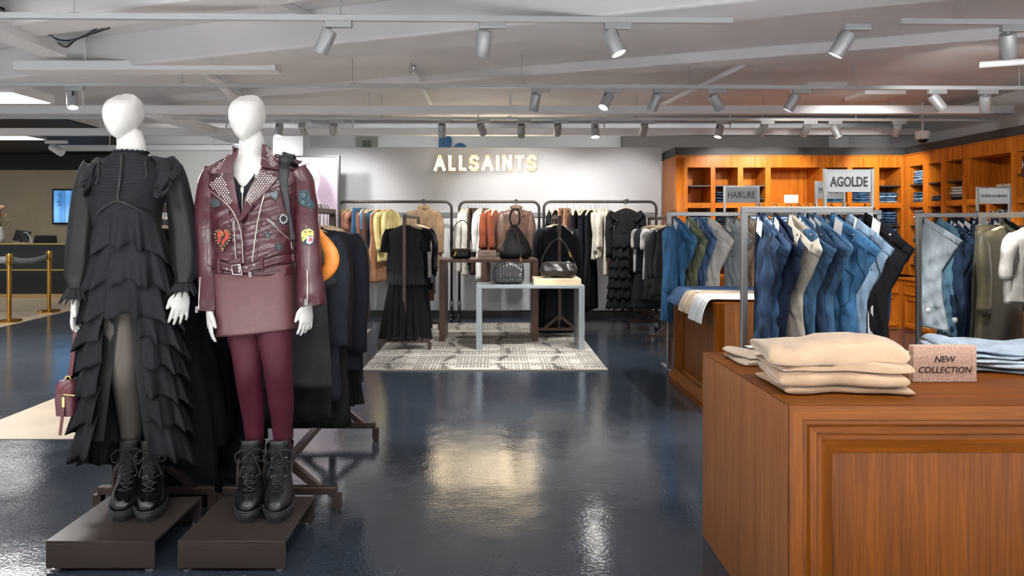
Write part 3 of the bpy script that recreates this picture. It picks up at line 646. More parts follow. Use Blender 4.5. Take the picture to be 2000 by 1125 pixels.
def counter(x0, x1, y0, y1, H, lab, front_frame=True, side_frame=False, base=.0):
    t = thing('wood_counter', lab, 'counter', (0,0,0)); D = .07; th = .004
    MB().box(x0, x1, y0, y1, H-th, H).build('counter_top', WX, t, bevel=.002)
    MB().box(x0+(D if side_frame else 0), x1, y0+(D if front_frame else .0), y1, base, H-th-.0005).build('carcass', WLIGHT, t)
    if front_frame:
        MB().box(x0, x0+.002, y0, y0+D, base, H-th).build('side_edge', WLIGHT, t)
        framed_face(t, (x0,y0,base), (1,0,0), (0,0,1), (0,-1,0), x1-x0, H-th-base)
    if side_frame:
        MB().box(x0, x0+D, y0, y0+.004, base, H-th).build('front_edge', WZ, t)
        framed_face(t, (x0,y1,base), (0,-1,0), (0,0,1), (-1,0,0), y1-y0, H-th-base, prof=[(0,0),(.05,0),(.055,.01),(.075,.012),(.12,.05),(.125,.06)])
        MB().prism([(x0-.045,y0-.0,0),(x0-.045,y0,.05),(x0-.03,y0,.075),(x0,y0,.115),(x0+.02,y0,.115),(x0+.02,y0,0)], (0,y1-y0,0)).build('base_moulding', WY, t)
    return t
TH = .826
counter(.943, 2.6, 2.23, 3.147, TH, 'front walnut counter with a moulded panel, holding folded knitwear and a granite sign')
counter(1.625, 2.42, 5.12, 6.3, TH, 'walnut counter with three pairs of jeans draped over its edge', False, True)
sign_block((PX(1846,2.545), 2.545, TH+.0006), PX(1908,2.545)-PX(1784,2.545), .133, .03, (('NEW',.55),('COLLECTION',.26)), 'speckled granite NEW COLLECTION sign block on the front walnut counter', GRAN, .17)
# ================================================================ wood shelving
FY, ZB, ZTOP, DEP = 9.95, .70, 2.388, .42
def bz(py): return PZ(py, FY)
ROWS = [(bz(396), bz(327), bz(363)), (bz(474), bz(406), bz(441)), (.70, bz(484), bz(516))]
backcols = [(1343,1388,1,1),(1397,1441,1,1),(1451,1495,1,1),(1505,1602,0,2),(1611,1655,1,1),(1664,1707,1,1),(1717,1760,1,1)]
SHB = mat((70,62,60), .5, .2)
ORW = dict(c0=(150,76,16), c1=(216,128,40), gloss=.36)
OZ, OX, OY = wood('z', **ORW), wood('x', **ORW), wood('y', **ORW)
CUB = {}                                            # cubby -> (u0, u1, z floor)
def shelving(lab, toW, cols, u_end, name):
    """u runs along the unit's face, w goes into the wall; toW(u,w,z) is the place"""
    t = thing('wall_shelving', lab, 'shelving')
    def bx(u0, u1, w0, w1, z0, z1, nm, m, bev=0):
        a, b = toW(u0,w0,z0), toW(u1,w1,z1); return MB().box(min(a[0],b[0]),max(a[0],b[0]),min(a[1],b[1]),max(a[1],b[1]),z0,z1).build(nm, m, t, bevel=bev)
    U = OX if name == 'back' else OY; ua = u_end[0]; ub = u_end[1]
    bx(ua, ub, DEP, DEP+.03, .0, ZTOP, 'back_panel', OZ)
    bx(ua, ub, -.004, DEP, ROWS[0][1], ZTOP, 'top_rail', OZ)
    bx(ua-.0, ub, -.025, DEP, ZTOP, ZTOP+.012, 'cornice', OZ)
    for z0, z1 in ((ROWS[1][1], ROWS[0][0]), (ROWS[2][1], ROWS[1][0])): bx(ua, ub, 0, DEP, z0, z1, 'cross_rail', U)
    prev = ua
    for c in cols+[None]:
        u0 = c[0] if c else ub
        if u0 > prev+.004: bx(prev, u0, -.004, DEP, ZB, ROWS[0][1]-.001, 'upright', OZ)
        if c: prev = c[1]
    for ci, c in enumerate(cols):
        for ri, (z0, z1, zm) in enumerate(ROWS):
            spans = [(c[0], c[1])]
            if c[3] == 2 and ri > 0:
                m_ = (c[0]+c[1])/2; bx(m_-.035, m_+.035, 0, DEP, z0, z1, 'upright', OZ); spans = [(c[0], m_-.035), (m_+.035, c[1])]
            for si, (a, b) in enumerate(spans):
                CUB[(name, ci, ri, si, 0)] = (a, b, z0)
                if c[2] or ri > 0:
                    bx(a, b, .01, DEP, zm-.009, zm+.009, 'shelf_board', SHB); CUB[(name, ci, ri, si, 1)] = (a, b, zm+.009)
    # base cabinets with worktop
    bd = .5 if name == 'back' else .33
    bx(ua+(.35 if name == 'back' else 0), ub, -bd, DEP, ZB-.035, ZB-.001, 'worktop', U, .003)
    bx(ua+(.35 if name == 'back' else 0), ub, -bd+.02, DEP, .0, ZB-.035, 'base_carcass', OZ)
    return t, bx, bd
bu = lambda px: PX(px, FY)
sb, bxb, bdb = shelving('walnut wall shelving behind the denim racks, facing the viewer', lambda u, w, z: (u, FY+w, z), [(bu(a), bu(b), c, d) for a, b, c, d in backcols], (2.60, 5.85), 'back')
for k in range(5): MB().tube([(2.62+.0*k+.024*k, FY-.004, 0.05), (2.62+.024*k, FY-.004, ROWS[0][1]+.14)], .011, 6).build('flute', OZ, sb, smooth=True)
MB().box(2.585, 2.60, FY-.0, FY+.75, 0, ZTOP).build('side_panel', wood('z', (140,84,44), (186,118,70), .45), sb)
def cab_front(t, O, U, Nn, w, n):
    U = Vector(U); O = Vector(O)
    for i in range(n):
        o = O+U*(w*i/n+.01); ww = w/n-.02
        d = thing('drawer', None, None); d.parent = t; framed_face(d, o+Vector((0,0,.47)), U, (0,0,1), Nn, ww, .15, 'drawer_frame', prof=[(0,-.018),(.02,-.018),(.028,-.01),(.04,-.01)], m1=OX, m2=OZ)
        d = thing('door', None, None); d.parent = t; framed_face(d, o+Vector((0,0,.03)), U, (0,0,1), Nn, ww, .42, 'door_frame', prof=[(0,-.018),(.05,-.018),(.062,-.006),(.075,-.006)], m1=OX, m2=OZ)
cab_front(sb, (2.97, FY-bdb+.02, 0), (1,0,0), (0,-1,0), 5.5-2.97, 5)
XR = 5.85
ru = lambda px: XR*FPX/(px-CX)
rightcols = [(ru(1776),ru(1803),1,1),(ru(1812),ru(1838),1,1),(ru(1847),ru(1880),1,1),(ru(1888),ru(1975),0,2),(ru(1986),ru(2040),1,1),(ru(2052),ru(2120),1,1)]
rc = [(-a, -b, c, d) for a, b, c, d in rightcols]       # u = -Y so that it grows towards the viewer
sr, bxr, bdr = shelving('walnut wall shelving along the side wall, running towards the viewer', lambda u, w, z: (XR+w, -u, z), rc, (-9.95, -5.2), 'side')
cab_front(sr, (XR-bdr+.02, 9.4, 0), (0,-1,0), (-1,0,0), 4.0, 6)
# small signs in the shelving
def shelf_card(loc, w, h, txts, lab, c, tc, th, rz=0):
    t = thing('shelf_sign', lab, 'sign', loc, rz); MB().box(-w/2, w/2, 0, .02, 0, h).build('card', mat(c, .6), t)
    for s, zf in txts:
        tm = text_mb(s, h*th, .001, .01); k = min(1, w*.86/tm.w); tm.xform(Matrix.Translation((0,-.0008,h*zf)) @ Matrix.Diagonal((k,1,1,1))); tm.build('lettering', mat(tc, .6), t)
shelf_card((bu(1549), FY+.06, ROWS[0][0]+.0006), bu(1563)-bu(1536), .115, (('NEW',.55),('COLLECTION',.25)), 'small white NEW COLLECTION card in the wide niche facing the viewer', (238,228,216), (170,140,120), .16)
yc = (ru(1849)+ru(1880))/2
shelf_card((XR+.2, yc, ROWS[0][2]+.0096), .36, .16, (('AGOLDE',.3),), 'small walnut AGOLDE sign in the side shelving', (176,98,36), (240,236,228), .42, -PI/2)
shelf_card((XR+.05, ru(2012), ROWS[0][2]+.0096), .42, .2, (('HAIKURE',.32),), 'dark red brown HAIKURE sign in the side shelving, at the picture edge', (104,44,30), (240,236,228), .4, -PI/2)
# ================================================================ hanging clothes
WOODH = mat((206,184,150), .5, 0, 0, 60, .08, 12); HOOKM = mat((190,190,188), .3, 1); WIREH = mat((52,52,54), .4, .7)
def make_hanger_mesh(kind):
    mb = MB()
    if kind == 'wood':
        pts = [(s*x, -.012*(abs(x)/.2)**2, -.115-.02*(x/.2)-.065*(x/.2)**2) for s in (-1, 1) for x in ([.2,.15,.1,.05,.0] if s < 0 else [.05,.1,.15,.2])]
        mb.tube(pts, [.012,.015,.017,.019,.02,.019,.017,.015,.012], 8, flat=.6)
    else:                                                        # bar with clips for trousers
        mb.tube([(-.17,0,-.1),(.17,0,-.1)], .008, 8)
    return mb.mesh('hanger_body', WOODH if kind == 'wood' else HOOKM)
def make_hook_mesh():
    mb = MB(); mb.tube([(0,0,-.11),(0,0,-.05)]+[(0, .024*sin(a)*1.0, -.026+.0-.024*cos(a)+.024) for a in [lerp(.2, 4.4, i/10) for i in range(11)]], .0028, 6)
    return mb.mesh('hanger_hook', HOOKM)
HANG = {k: make_hanger_mesh(k) for k in ('wood', 'clip')}; HOOK = make_hook_mesh()
def hanger(loc, yaw, lab, kind='wood', group=None):
    o = bpy.data.objects.new('clothes_hanger', HANG[kind]); COL.objects.link(o); tag(o, lab, 'hanger', group, None, loc, yaw)
    h = bpy.data.objects.new('hook', HOOK); COL.objects.link(h); h.parent = o; h.rotation_euler[2] = -yaw+PI/2 if abs(cos(yaw)) < .5 else 0
    return o
def body_rings(L, sw, hw, d0, d1, k, amp, seed, zs=-.115, na=44, nz=22, waist=0, neck=.06):
    rn = random.Random(seed); ph = [rn.uniform(0, 6.28) for _ in range(6)]; rings = []; sl = .075
    lv = [(0, neck), (.012, neck+.02), (.03, sw*.62), (.052, sw*.86), (sl, sw)]
    lv += [(sl+(L-sl)*(i/nz)**1.0, None) for i in range(1, nz+1)]
    for dz, w_ in lv:
        t = max(0, (dz-sl)/(L-sl)); w_ = w_ if w_ is not None else lerp(sw, hw, t**.9)*(1-waist*math.exp(-((t-.38)/.16)**2))
        d = lerp(d0, d1, t) if dz >= sl else d0*(.35+.65*dz/sl); rg = []
        for j in range(na):
            a = 2*PI*j/na; ca, sa = cos(a), sin(a); e = .8
            f = 1+amp*(t**.8)*(sin(k*a+ph[0]+1.2*sin(2*t+ph[1]))+.5*sin((k*2+1)*a+ph[2]))
            w2 = w_*(1+.02*sin(5*t+ph[3]))
            rg.append((w2*math.copysign(abs(ca)**e, ca)*(1+.3*(f-1)), d*math.copysign(abs(sa)**e, sa)*f+.012*t*sin(3*t+ph[4]), zs-dz+.006*t*sin(3*a+ph[5])))
        rings.append(rg)
    return rings
SPEC = {'tee': (.62,.2,.23,.05,.045,4,.10,0), 'shirt': (.7,.2,.23,.05,.05,5,.16,0), 'knit': (.62,.21,.22,.06,.06,3,.08,0), 'dress': (1.12,.19,.27,.05,.085,9,.2,.2),
        'long_dress': (1.4,.18,.26,.05,.09,10,.22,.2), 'coat': (1.0,.22,.26,.065,.075,4,.1,0), 'jacket': (.64,.215,.22,.06,.06,4,.12,.05), 'blouse': (.6,.2,.24,.05,.06,8,.25,0), 'skirt': (.85,.12,.26,.03,.08,10,.25,0), 'slip': (1.15,.12,.2,.03,.05,7,.25,.1)}
SLV = {'tee': (.24,.064,.066), 'shirt': (.56,.062,.05), 'knit': (.54,.07,.06), 'dress': (.52,.055,.06), 'long_dress': (.3,.06,.07), 'coat': (.6,.07,.065), 'jacket': (.57,.068,.058), 'blouse': (.5,.06,.075)}
CATN = {'tee': ('hanging_tee','t-shirt'), 'shirt': ('hanging_shirt','shirt'), 'knit': ('hanging_sweater','sweater'), 'dress': ('hanging_dress','dress'), 'long_dress': ('hanging_dress','dress'), 'coat': ('hanging_coat','coat'), 'jacket': ('hanging_jacket','jacket'), 'blouse': ('hanging_blouse','blouse'), 'skirt': ('hanging_skirt','skirt'), 'slip': ('hanging_slip_dress','dress'), 'trousers': ('hanging_trousers','trousers'), 'shorts': ('hanging_shorts','shorts')}
def garment(kind, loc, yaw, lab, m, L=None, seed=0, sleeves=True, hang=True, hlab=None, slen=None, thick=1.0, wide=1.0, collar=False, hw=None, hgrp=None):
    nm, cat = CATN[kind]
    if kind in ('trousers', 'shorts'):
        L = L or (1.0 if kind == 'trousers' else .42); rn = random.Random(seed); a0 = rn.uniform(0, 6)
        mb = MB()
        for s in (-1, 1):                                        # the two legs hang side by side from one waistband
            rings = []
            for i in range(15):
                t = i/14; hw_ = lerp(.085, .11 if kind == 'trousers' else .13, t); cx_ = s*(.085+.02*t)
                rings.append([(cx_+hw_*cos(2*PI*j/18), .0+(.025+.02*t)*thick*sin(2*PI*j/18)*(1+.15*sin(3*j+a0+4*t)), -.105-L*t) for j in range(18)])
            mb.loft(rings)
        o = mb.build(nm, m, smooth=True, label=lab, cat=cat, loc=loc, rz=yaw)
        MB().loft([[(.175*cos(2*PI*j/20), .03*thick*sin(2*PI*j/20), z) for j in range(20)] for z in (-.095,-.135)]).build('waistband', m, o, smooth=True, angle=40)
        if hang: hanger(loc, yaw, hlab or 'hanger holding '+lab, 'clip', hgrp)
        return o
    Ld, sw, hwd, d0, d1, k, amp, waist = SPEC[kind]; L = L or Ld; hw = hw or hwd
    mb = MB(); mb.loft(body_rings(L, sw*wide, hw*wide, d0*thick, d1*thick, k, amp, seed, waist=waist), cap0=False)
    o = mb.build(nm, m, smooth=True, label=lab, cat=cat, loc=loc, rz=yaw)
    if sleeves and kind in SLV:
        sl, r0, r1 = SLV[kind]; sl = slen or sl; rn = random.Random(seed+7)
        for s in (-1, 1):
            x0 = s*sw*wide; kx = .03+rn.uniform(0,.03); n = 12; pts = []; rr = []
            for i in range(n+1):
                t = i/n; pts.append((x0-s*.035+s*(kx*.5+.012)*min(1, t*3)**.7, -.015*t+.02*sin(3*t+seed), -.165-sl*t)); rr.append(lerp(r0, r1, t)*(1+.05*sin(11*t+seed))*(min(1, .55+t*3)))
            MB().tube(pts, rr, 12, flat=.62, up=(0,1,0)).build('sleeve', m, o, smooth=True)
    if collar:
        MB().tube([(.07*cos(a), .035*sin(a)-.005, -.105+.015*sin(a)) for a in [lerp(-PI*.5-.3, PI*1.5-.6, i/16) for i in range(17)]], .02, 8).build('collar', m, o, smooth=True)
        def sf(x, z): return -d0*thick*.98*max(.1, 1-(abs(x)/(sw*1.02))**2.6)**.4
        for s in (-1, 1):
            pl = [(s*.035,-.115),(s*.1,-.15),(s*.115,-.22),(s*.075,-.235),(s*.012,-.40),(s*.004,-.36)]; mb = MB(); surf_patch(mb, pl if s > 0 else pl[::-1], sf, .006, .006, .02); mb.build('lapel', m, o, smooth=True, angle=40)
    if hang: hanger(loc, yaw, hlab or 'pale hanger holding '+lab, 'wood', hgrp)
    return o
BLK, NAVY, CHAR, DNAVY = fab((28,28,30)), fab((34,38,52)), fab((52,53,56)), fab((24,27,38))
CREAM, WHT, IVORY, PYEL = fab((206,198,182)), fab((212,211,208)), fab((188,184,174)), fab((206,192,134))
RUST, TAN, BRN, DBRN, PINK, DUST = fab((122,60,34)), fab((160,118,90)), fab((90,64,54)), fab((70,54,48)), fab((166,116,98)), fab((128,88,76))
BLUE, LBLUE = denim((62,104,144)), denim((120,156,190)); LEATH = mat((26,26,28), .38, 0, .3, 40); LEATHB = mat((78,58,48), .42, 0, .3, 40, .15, 8)
# ---- wall rails: clothes seen almost edge-on
def railful(items, where, Y=10.13, Z=RAILZ, seed=1, end=None):
    rn = random.Random(seed); cnt = {}
    for it in items: cnt[it[2]] = cnt.get(it[2], 0)+1
    seen = {}
    for it in items:
        px, kind, desc, m = it[:4]; kw = dict(it[4]) if len(it) > 4 else {}
        yaw = kw.pop('yaw', rn.uniform(66, 80)); seen[desc] = seen.get(desc, 0)+1
        lab = desc+' on the '+where
        if cnt[desc] > 1: lab = ORD[seen[desc]-1]+' '+desc+' from the '+end+' on the '+where
        garment(kind, (PX(px, Y), Y, Z), math.radians(yaw), lab, m, seed=rn.randrange(999), hlab='pale hanger under clothes on the '+where, hgrp='hangers on the '+where, **{'thick': .62, **kw})
railful([(668,'blouse','pale yellow blouse',PYEL,dict(L=.5)), (681,'tee','rust pink top',PINK,dict(L=.5)), (691,'tee','rust pink top',PINK,dict(L=.52)), (702,'shorts','bright blue denim piece',BLUE,dict(L=.7)), (710,'shirt','brown shirt',DUST), (718,'shirt','dark brown shirt',BRN),
   (729,'tee','blue denim short sleeved shirt',BLUE,dict(L=.66,yaw=52)), (740,'dress','terracotta sleeveless dress',TAN,dict(sleeves=False,L=1.05,yaw=60)), (752,'knit','long pale yellow knit',PYEL,dict(L=.75)), (762,'knit','short pale yellow knit',PYEL,dict(L=.56))], 'pipe rail beside the poster', seed=4, end='poster')
railful([(904,'knit','off white long knit',IVORY,dict(L=.9)), (914,'knit','off white long knit',IVORY,dict(L=.95)), (921,'trousers','taupe trousers',DBRN,dict(L=.8)), (929,'trousers','dark brown trousers',DBRN,dict(L=.95)), (936,'shirt','white shirt with hanging cuffs',WHT,dict(L=.6)), (942,'dress','white long dress',WHT,dict(L=1.0,sleeves=False)),
   (949,'trousers','dark brown wide trousers',BRN,dict(L=1.1)), (958,'blouse','rust patterned blouse',RUST,dict(L=.62,yaw=50)), (966,'blouse','plain rust blouse',RUST,dict(L=.6))], 'middle pipe rail', seed=5, end='poster')
railful([(1070,'slip','black ruffled camisole',BLK,dict(L=.5)), (1083,'tee','black ruffled short dress',BLK,dict(L=.6)), (1097,'shorts','tan clipped shorts',TAN), (1108,'shorts','tan clipped shorts',TAN), (1122,'long_dress','black long dress',BLK,dict(sleeves=False,L=1.35)), (1132,'slip','black slip dress',BLK,dict(L=1.3)), (1142,'long_dress','charcoal tailored long dress',DNAVY,dict(sleeves=False,L=1.42,yaw=60)),
   (1153,'long_dress','black draped halter dress',BLK,dict(sleeves=False,L=1.45,yaw=60)), (1162,'shirt','ivory shirt with ties',IVORY,dict(L=.72)), (1170,'blouse','ivory ruffled blouse',CREAM,dict(L=.7)), (1178,'blouse','white gathered blouse with ties',WHT,dict(L=.68,yaw=55)), (1186,'shirt','cream long shirt',CREAM,dict(L=.95,sleeves=False))], 'pipe rail beside the wood shelving', seed=6, end='bag tables')
FO = 10.13-.17
def xface(px): return PX(px, FO)
garment('coat', (xface(828),FO,RAILZ+.02), .12, 'tan trench coat facing out on the pipe rail beside the poster', fab((146,120,94)), L=.85, seed=3, collar=True, hlab='pale hanger inside the tan trench coat')
garment('tee', (xface(826),FO-.05,RAILZ+.02), .12, 'pale grey scarf top hung over the tan trench coat', IVORY, L=.22, seed=3, sleeves=False, wide=.55, hang=False) if False else None
garment('jacket', (xface(1008),FO,RAILZ+.02), .1, 'brown leather blazer facing out on the middle pipe rail', LEATHB, L=.78, seed=9, collar=True, hlab='pale hanger holding the brown leather blazer', thick=1.1)
# ---- ruffle tiers
def tier(mb, top, bot, amp, waves, seed, a0=-PI, a1=PI, nu=150, nv=6, closed=False, hem=.012, jag=.5, lift=1.0):
    """cloth strip gathered along top(a)->(x,y,z), flaring in waves at bot(a); a measured from the front"""
    rn = random.Random(seed); p = [rn.uniform(0, 6.28) for _ in range(5)]
    def W(a): return sin(waves*a+p[0]+.9*sin(2.3*a+p[1]))+jag*sin(waves*1.9*a+p[2]+.7*sin(3*a+p[3]))
    def fn(u, v):
        a = lerp(a0, a1, u); A, B = Vector(top(a)), Vector(bot(a)); q = A.lerp(B, v); o = Vector((sin(a), -cos(a), 0)); w_ = W(a)
        q += o*(amp*w_*(v**1.3)+amp*1.1*lift*sin(min(1, v*1.2)*PI*.5)); q.z += -hem*w_*v*v; 
        q += Vector((cos(a), sin(a), 0))*(amp*.5*v*cos(waves*a+p[0]))
        return tuple(q)
    return mb.grid(fn, nu, nv, closed)
def ell_at(cx, cy, z, rx, ry): return lambda a: (cx+rx*sin(a), cy-ry*cos(a), z)
def ruffled_dress(loc, yaw, lab):
    o = thing('hanging_dress', lab, 'dress', loc, yaw); m = fab((38,38,41)); hanger(loc, yaw, 'pale hanger inside the facing out black ruffle dress')
    MB().loft(body_rings(.55, .19, .17, .05, .07, 6, .06, 3, waist=.1), cap0=False).build('bodice', m, o, smooth=True)
    for s in (-1, 1):
        MB().tube([(s*.18,0,-.17),(s*.225,0,-.25),(s*.25,0,-.5),(s*.245,-.01,-.72),(s*.24,-.01,-.82)], [.05,.07,.065,.05,.06], 12, up=(0,1,0), flat=.6).build('sleeve', m, o, smooth=True)
        mb = MB(); tier(mb, lambda a, s=s: (s*(.1+.1*abs(sin(a*.5))), -.05, -.16-.25*(a+PI)/(2*PI)), lambda a, s=s: (s*(.13+.12*abs(sin(a*.5))), -.075, -.19-.25*(a+PI)/(2*PI)), .008, 9, 5, nu=60, nv=3); mb.build('shoulder_ruffle', m, o, smooth=True, solid=.003)
    z = -.5
    for k in range(7):
        r = .17+.012*k; mb = MB(); dz = .16
        tier(mb, ell_at(0,0,z,r,.075), ell_at(0,0,z-dz-.03,r+.025,.095), .014, 13, 20+k, nu=130, closed=True); mb.build('ruffle_tier', m, o, smooth=True, solid=.003); z -= dz*.9
    return o
ruffled_dress((xface(1222),FO,RAILZ+.02), .05, 'black tiered ruffle dress facing out beside the wood shelving')
# ---- T racks, clothes facing the viewer
def rackful(x, z, items, where, seed=2):
    rn = random.Random(seed); cnt = {}; seen = {}
    for it in items: cnt[it[2]] = cnt.get(it[2], 0)+1
    for it in items:
        y, kind, desc, m = it[:4]; kw = dict(it[4]) if len(it) > 4 else {}; yaw = math.radians(kw.pop('yaw', rn.uniform(-9, 9))); seen[desc] = seen.get(desc, 0)+1
        lab = desc+' on the '+where
        if cnt[desc] > 1: lab = ORD[seen[desc]-1]+' '+desc+' counted from the front of the '+where
        garment(kind, (x+rn.uniform(-.012,.012), y, z), yaw, lab, m, seed=rn.randrange(999), hlab='pale hanger under clothes on the '+where, hgrp='hangers on the '+where, **{'thick': .82, **kw})
RKZ = 1.505
rackful(-1.05, RKZ, [(3.5,'tee','dark charcoal tee',CHAR,dict(L=.8)), (3.6,'slip','black slip dress',BLK,dict(L=1.0)), (3.7,'jacket','grey black denim jacket',fab((42,47,58)),dict(L=.92,wide=1.05)), (3.8,'coat','black sheer tulle coat',BLK,dict(L=1.08)), (3.9,'tee','navy boxy tee',NAVY,dict(L=.62,wide=1.04)), (3.99,'knit','dark navy hooded sweatshirt',DNAVY,dict(L=.82,wide=1.22,slen=.66,thick=1.3)),
   (4.08,'coat','black wool coat',BLK,dict(L=.9,wide=1.1)), (4.17,'skirt','black tulle skirt',BLK,dict(L=1.05)), (4.25,'jacket','navy jacket',NAVY,dict(L=.75,wide=1.08)), (4.34,'shirt','dark brown shirt',DBRN,dict(L=.75)), (4.43,'knit','dusty brown sweater',fab((84,66,66)),dict(L=.8,wide=1.05))], 'rack behind the burgundy jacket', 11)
rackful(-1.66, RKZ, [(3.5,'long_dress','black floor length dress',BLK), (3.6,'dress','black pleated dress',BLK), (3.7,'coat','black coat',BLK,dict(L=1.1)), (3.81,'long_dress','black floor length dress',BLK,dict(hw=.3)), (3.92,'long_dress','black chiffon dress',BLK,dict(hw=.33,L=1.3)), (4.03,'coat','black coat',BLK,dict(L=1.15,wide=1.1)), (4.14,'dress','black pleated dress',BLK,dict(L=1.2)), (4.26,'long_dress','black satin dress',fab((34,34,38)),dict(L=1.3)), (4.4,'coat','charcoal coat',CHAR,dict(L=1.0))], 'rack behind the black dress', 12)
rackful(-1.0, RKZ+.01, [(8.0,'tee','black tee with small white print',BLK,dict(L=.62,wide=1.04)), (8.12,'long_dress','plain black long dress',BLK,dict(L=1.2,sleeves=False)), (8.27,'shirt','white shirt',WHT,dict(L=.62,wide=1.06)), (8.41,'knit','navy sweater',NAVY,dict(L=.75,wide=1.1)), (8.55,'shirt','white shirt',WHT,dict(L=.7,wide=1.1)), (8.69,'jacket','dark navy jacket',DNAVY,dict(L=.8,wide=1.1)), (8.83,'coat','beige coat',TAN,dict(L=.95)), (8.97,'knit','navy sweater',NAVY,dict(L=.9)), (9.1,'shirt','striped blue grey shirt',fab((96,104,120)),dict(L=.9))], 'rack at the rug edge', 13)
rackful(.81, RKZ+.01, [(8.9,'jacket','navy blouson',NAVY,dict(L=.75,wide=1.15)), (9.05,'long_dress','black evening dress',BLK), (9.2,'blouse','dark blue ruffled blouse',fab((44,52,76)),dict(L=.7,wide=1.2)), (9.35,'coat','black coat',BLK), (9.5,'dress','black pleated dress',BLK)], 'rack behind the low metal table', 14)
rackful(2.1, RKZ, [(8.3,'jacket','black leather biker jacket',LEATH,dict(L=.62,thick=1.2)), (8.45,'jacket','charcoal leather shirt jacket',mat((50,49,48),.45,0,.3,40),dict(L=.85,slen=.7)), (8.6,'tee','white crisp tee',WHT,dict(L=.66,wide=1.15)), (8.78,'skirt','black leather skirt',LEATH,dict(L=.95)), (8.95,'tee','charcoal tee',CHAR,dict(L=.6,wide=1.18)), (9.1,'tee','white loose tee',WHT,dict(L=.6,wide=1.25)), (9.25,'dress','dark grey denim dress',fab((60,64,72)),dict(L=1.1)), (9.38,'coat','black coat',BLK,dict(L=1.05))], 'rack beside the wood shelving', 15)
rackful(-4.75, 1.62, [(9.3,'coat','black coat',BLK), (9.5,'jacket','black jacket',BLK), (9.7,'knit','charcoal knit',CHAR), (9.9,'coat','navy coat',NAVY), (10.1,'shirt','white shirt',WHT), (10.3,'coat','black coat',BLK)], 'rack before the plain white wall', 16)
# feathered dress at the head of the rug rack
Y_ = 7.86; FTR = mat((30,29,29), .8, 0, .2, 200)
o = thing('hanging_dress', 'black dress with feather bodice and sheer pleated skirt heading the rug rack', 'dress', (-1.0, Y_, RKZ+.01), .06)
hanger((-1.0, Y_, RKZ+.01), .06, 'pale hanger holding the black feather dress')
MB().loft(body_rings(.62, .2, .2, .055, .08, 4, .05, 4, waist=.12), cap0=False).build('bodice', FTR, o, smooth=True)
rn = random.Random(4); mb = MB()
for k in range(420):
    z = rn.uniform(-.6,-.14); a = rn.uniform(-1.5, 1.5); w_ = lerp(.13,.2,min(1,(-z-.12)/.09))*(1-.12*math.exp(-((-z-.36)/.1)**2)); p = Vector((w_*sin(a), -.07*cos(a)-.006, z)); l = rn.uniform(.05,.09); dx_ = rn.uniform(-.02,.02)
    mb.add([p+Vector((-.006,0,0)), p+Vector((.006,0,0)), p+Vector((dx_+.007,-.012,-l*.6)), p+Vector((dx_,-.016,-l)), p+Vector((dx_-.007,-.012,-l*.6))], [(0,1,2,3,4)])
mb.build('feather_fringe', FTR, o)
SHEER = mat((22,22,24), .75, alpha=.9, spec=.2); mb = MB(); tier(mb, ell_at(0,0,-.66,.2,.08), ell_at(0,0,-.78,.22,.1), .006, 30, 3, nu=120, nv=2, closed=True); mb.build('peplum', FTR, o, smooth=True)
mb = MB(); tier(mb, ell_at(0,0,-.72,.18,.075), ell_at(0,0,-1.4,.27,.13), .018, 22, 6, nu=220, nv=8, closed=True, hem=.006); mb.build('sheer_skirt', SHEER, o, smooth=True)
mb = MB(); tier(mb, ell_at(0,0,-.72,.16,.06), ell_at(0,0,-1.36,.22,.1), .01, 12, 7, nu=90, nv=4, closed=True, hem=.006); mb.build('underskirt', BLK, o, smooth=True)
for s in (-1, 1): MB().tube([(s*.18,0,-.165),(s*.205,-.01,-.26),(s*.225,-.015,-.42)], [.045,.062,.06], 12, flat=.6, up=(0,1,0)).build('sleeve', BLK, o, smooth=True)
# coat dress at the head of the rack behind the low table
Y_ = 8.74
o = thing('hanging_coat', 'black wide lapelled coat over a long skirt, behind the low table', 'coat', (.81, Y_, RKZ+.01), -.05); m = fab((36,38,44)); hanger((.81, Y_, RKZ+.01), -.05, 'pale hanger holding the black double breasted coat')
MB().loft(body_rings(.62, .225, .215, .07, .08, 4, .05, 8), cap0=False).build('coat_body', m, o, smooth=True)
mb = MB(); tier(mb, ell_at(0,0,-.68,.19,.08), ell_at(0,0,-1.36,.26,.11), .015, 9, 8, nu=130, nv=6, closed=True); mb.build('skirt', BLK, o, smooth=True)
for s in (-1, 1):
    MB().tube([(s*.2,0,-.17),(s*.225,-.01,-.3),(s*.232,-.02,-.5),(s*.228,-.03,-.72)], [.05,.06,.056,.05], 12, flat=.65, up=(0,1,0)).build('sleeve', m, o, smooth=True)
    mb = MB(); sf = lambda x, z: -.07*max(.1, 1-(abs(x)/.23)**2.6)**.4; pl = [(s*.04,-.115),(s*.13,-.18),(s*.12,-.25),(s*.02,-.38)]; surf_patch(mb, pl if s > 0 else pl[::-1], sf, .006, .008, .02); mb.build('lapel', m, o, smooth=True, angle=40)
MB().tube(smooth_path([(.05,-.05,-.11),(.12,-.09,-.17),(.16,-.1,-.2)]), .003, 5).ell((.165,-.1,-.21), (.012,.005,.02)).build('price_tag', WHT, o)
for z in (-.44,-.54): MB().ell((.05,-.08,z), (.011,.005,.011)).build('button', BLACKP, o)
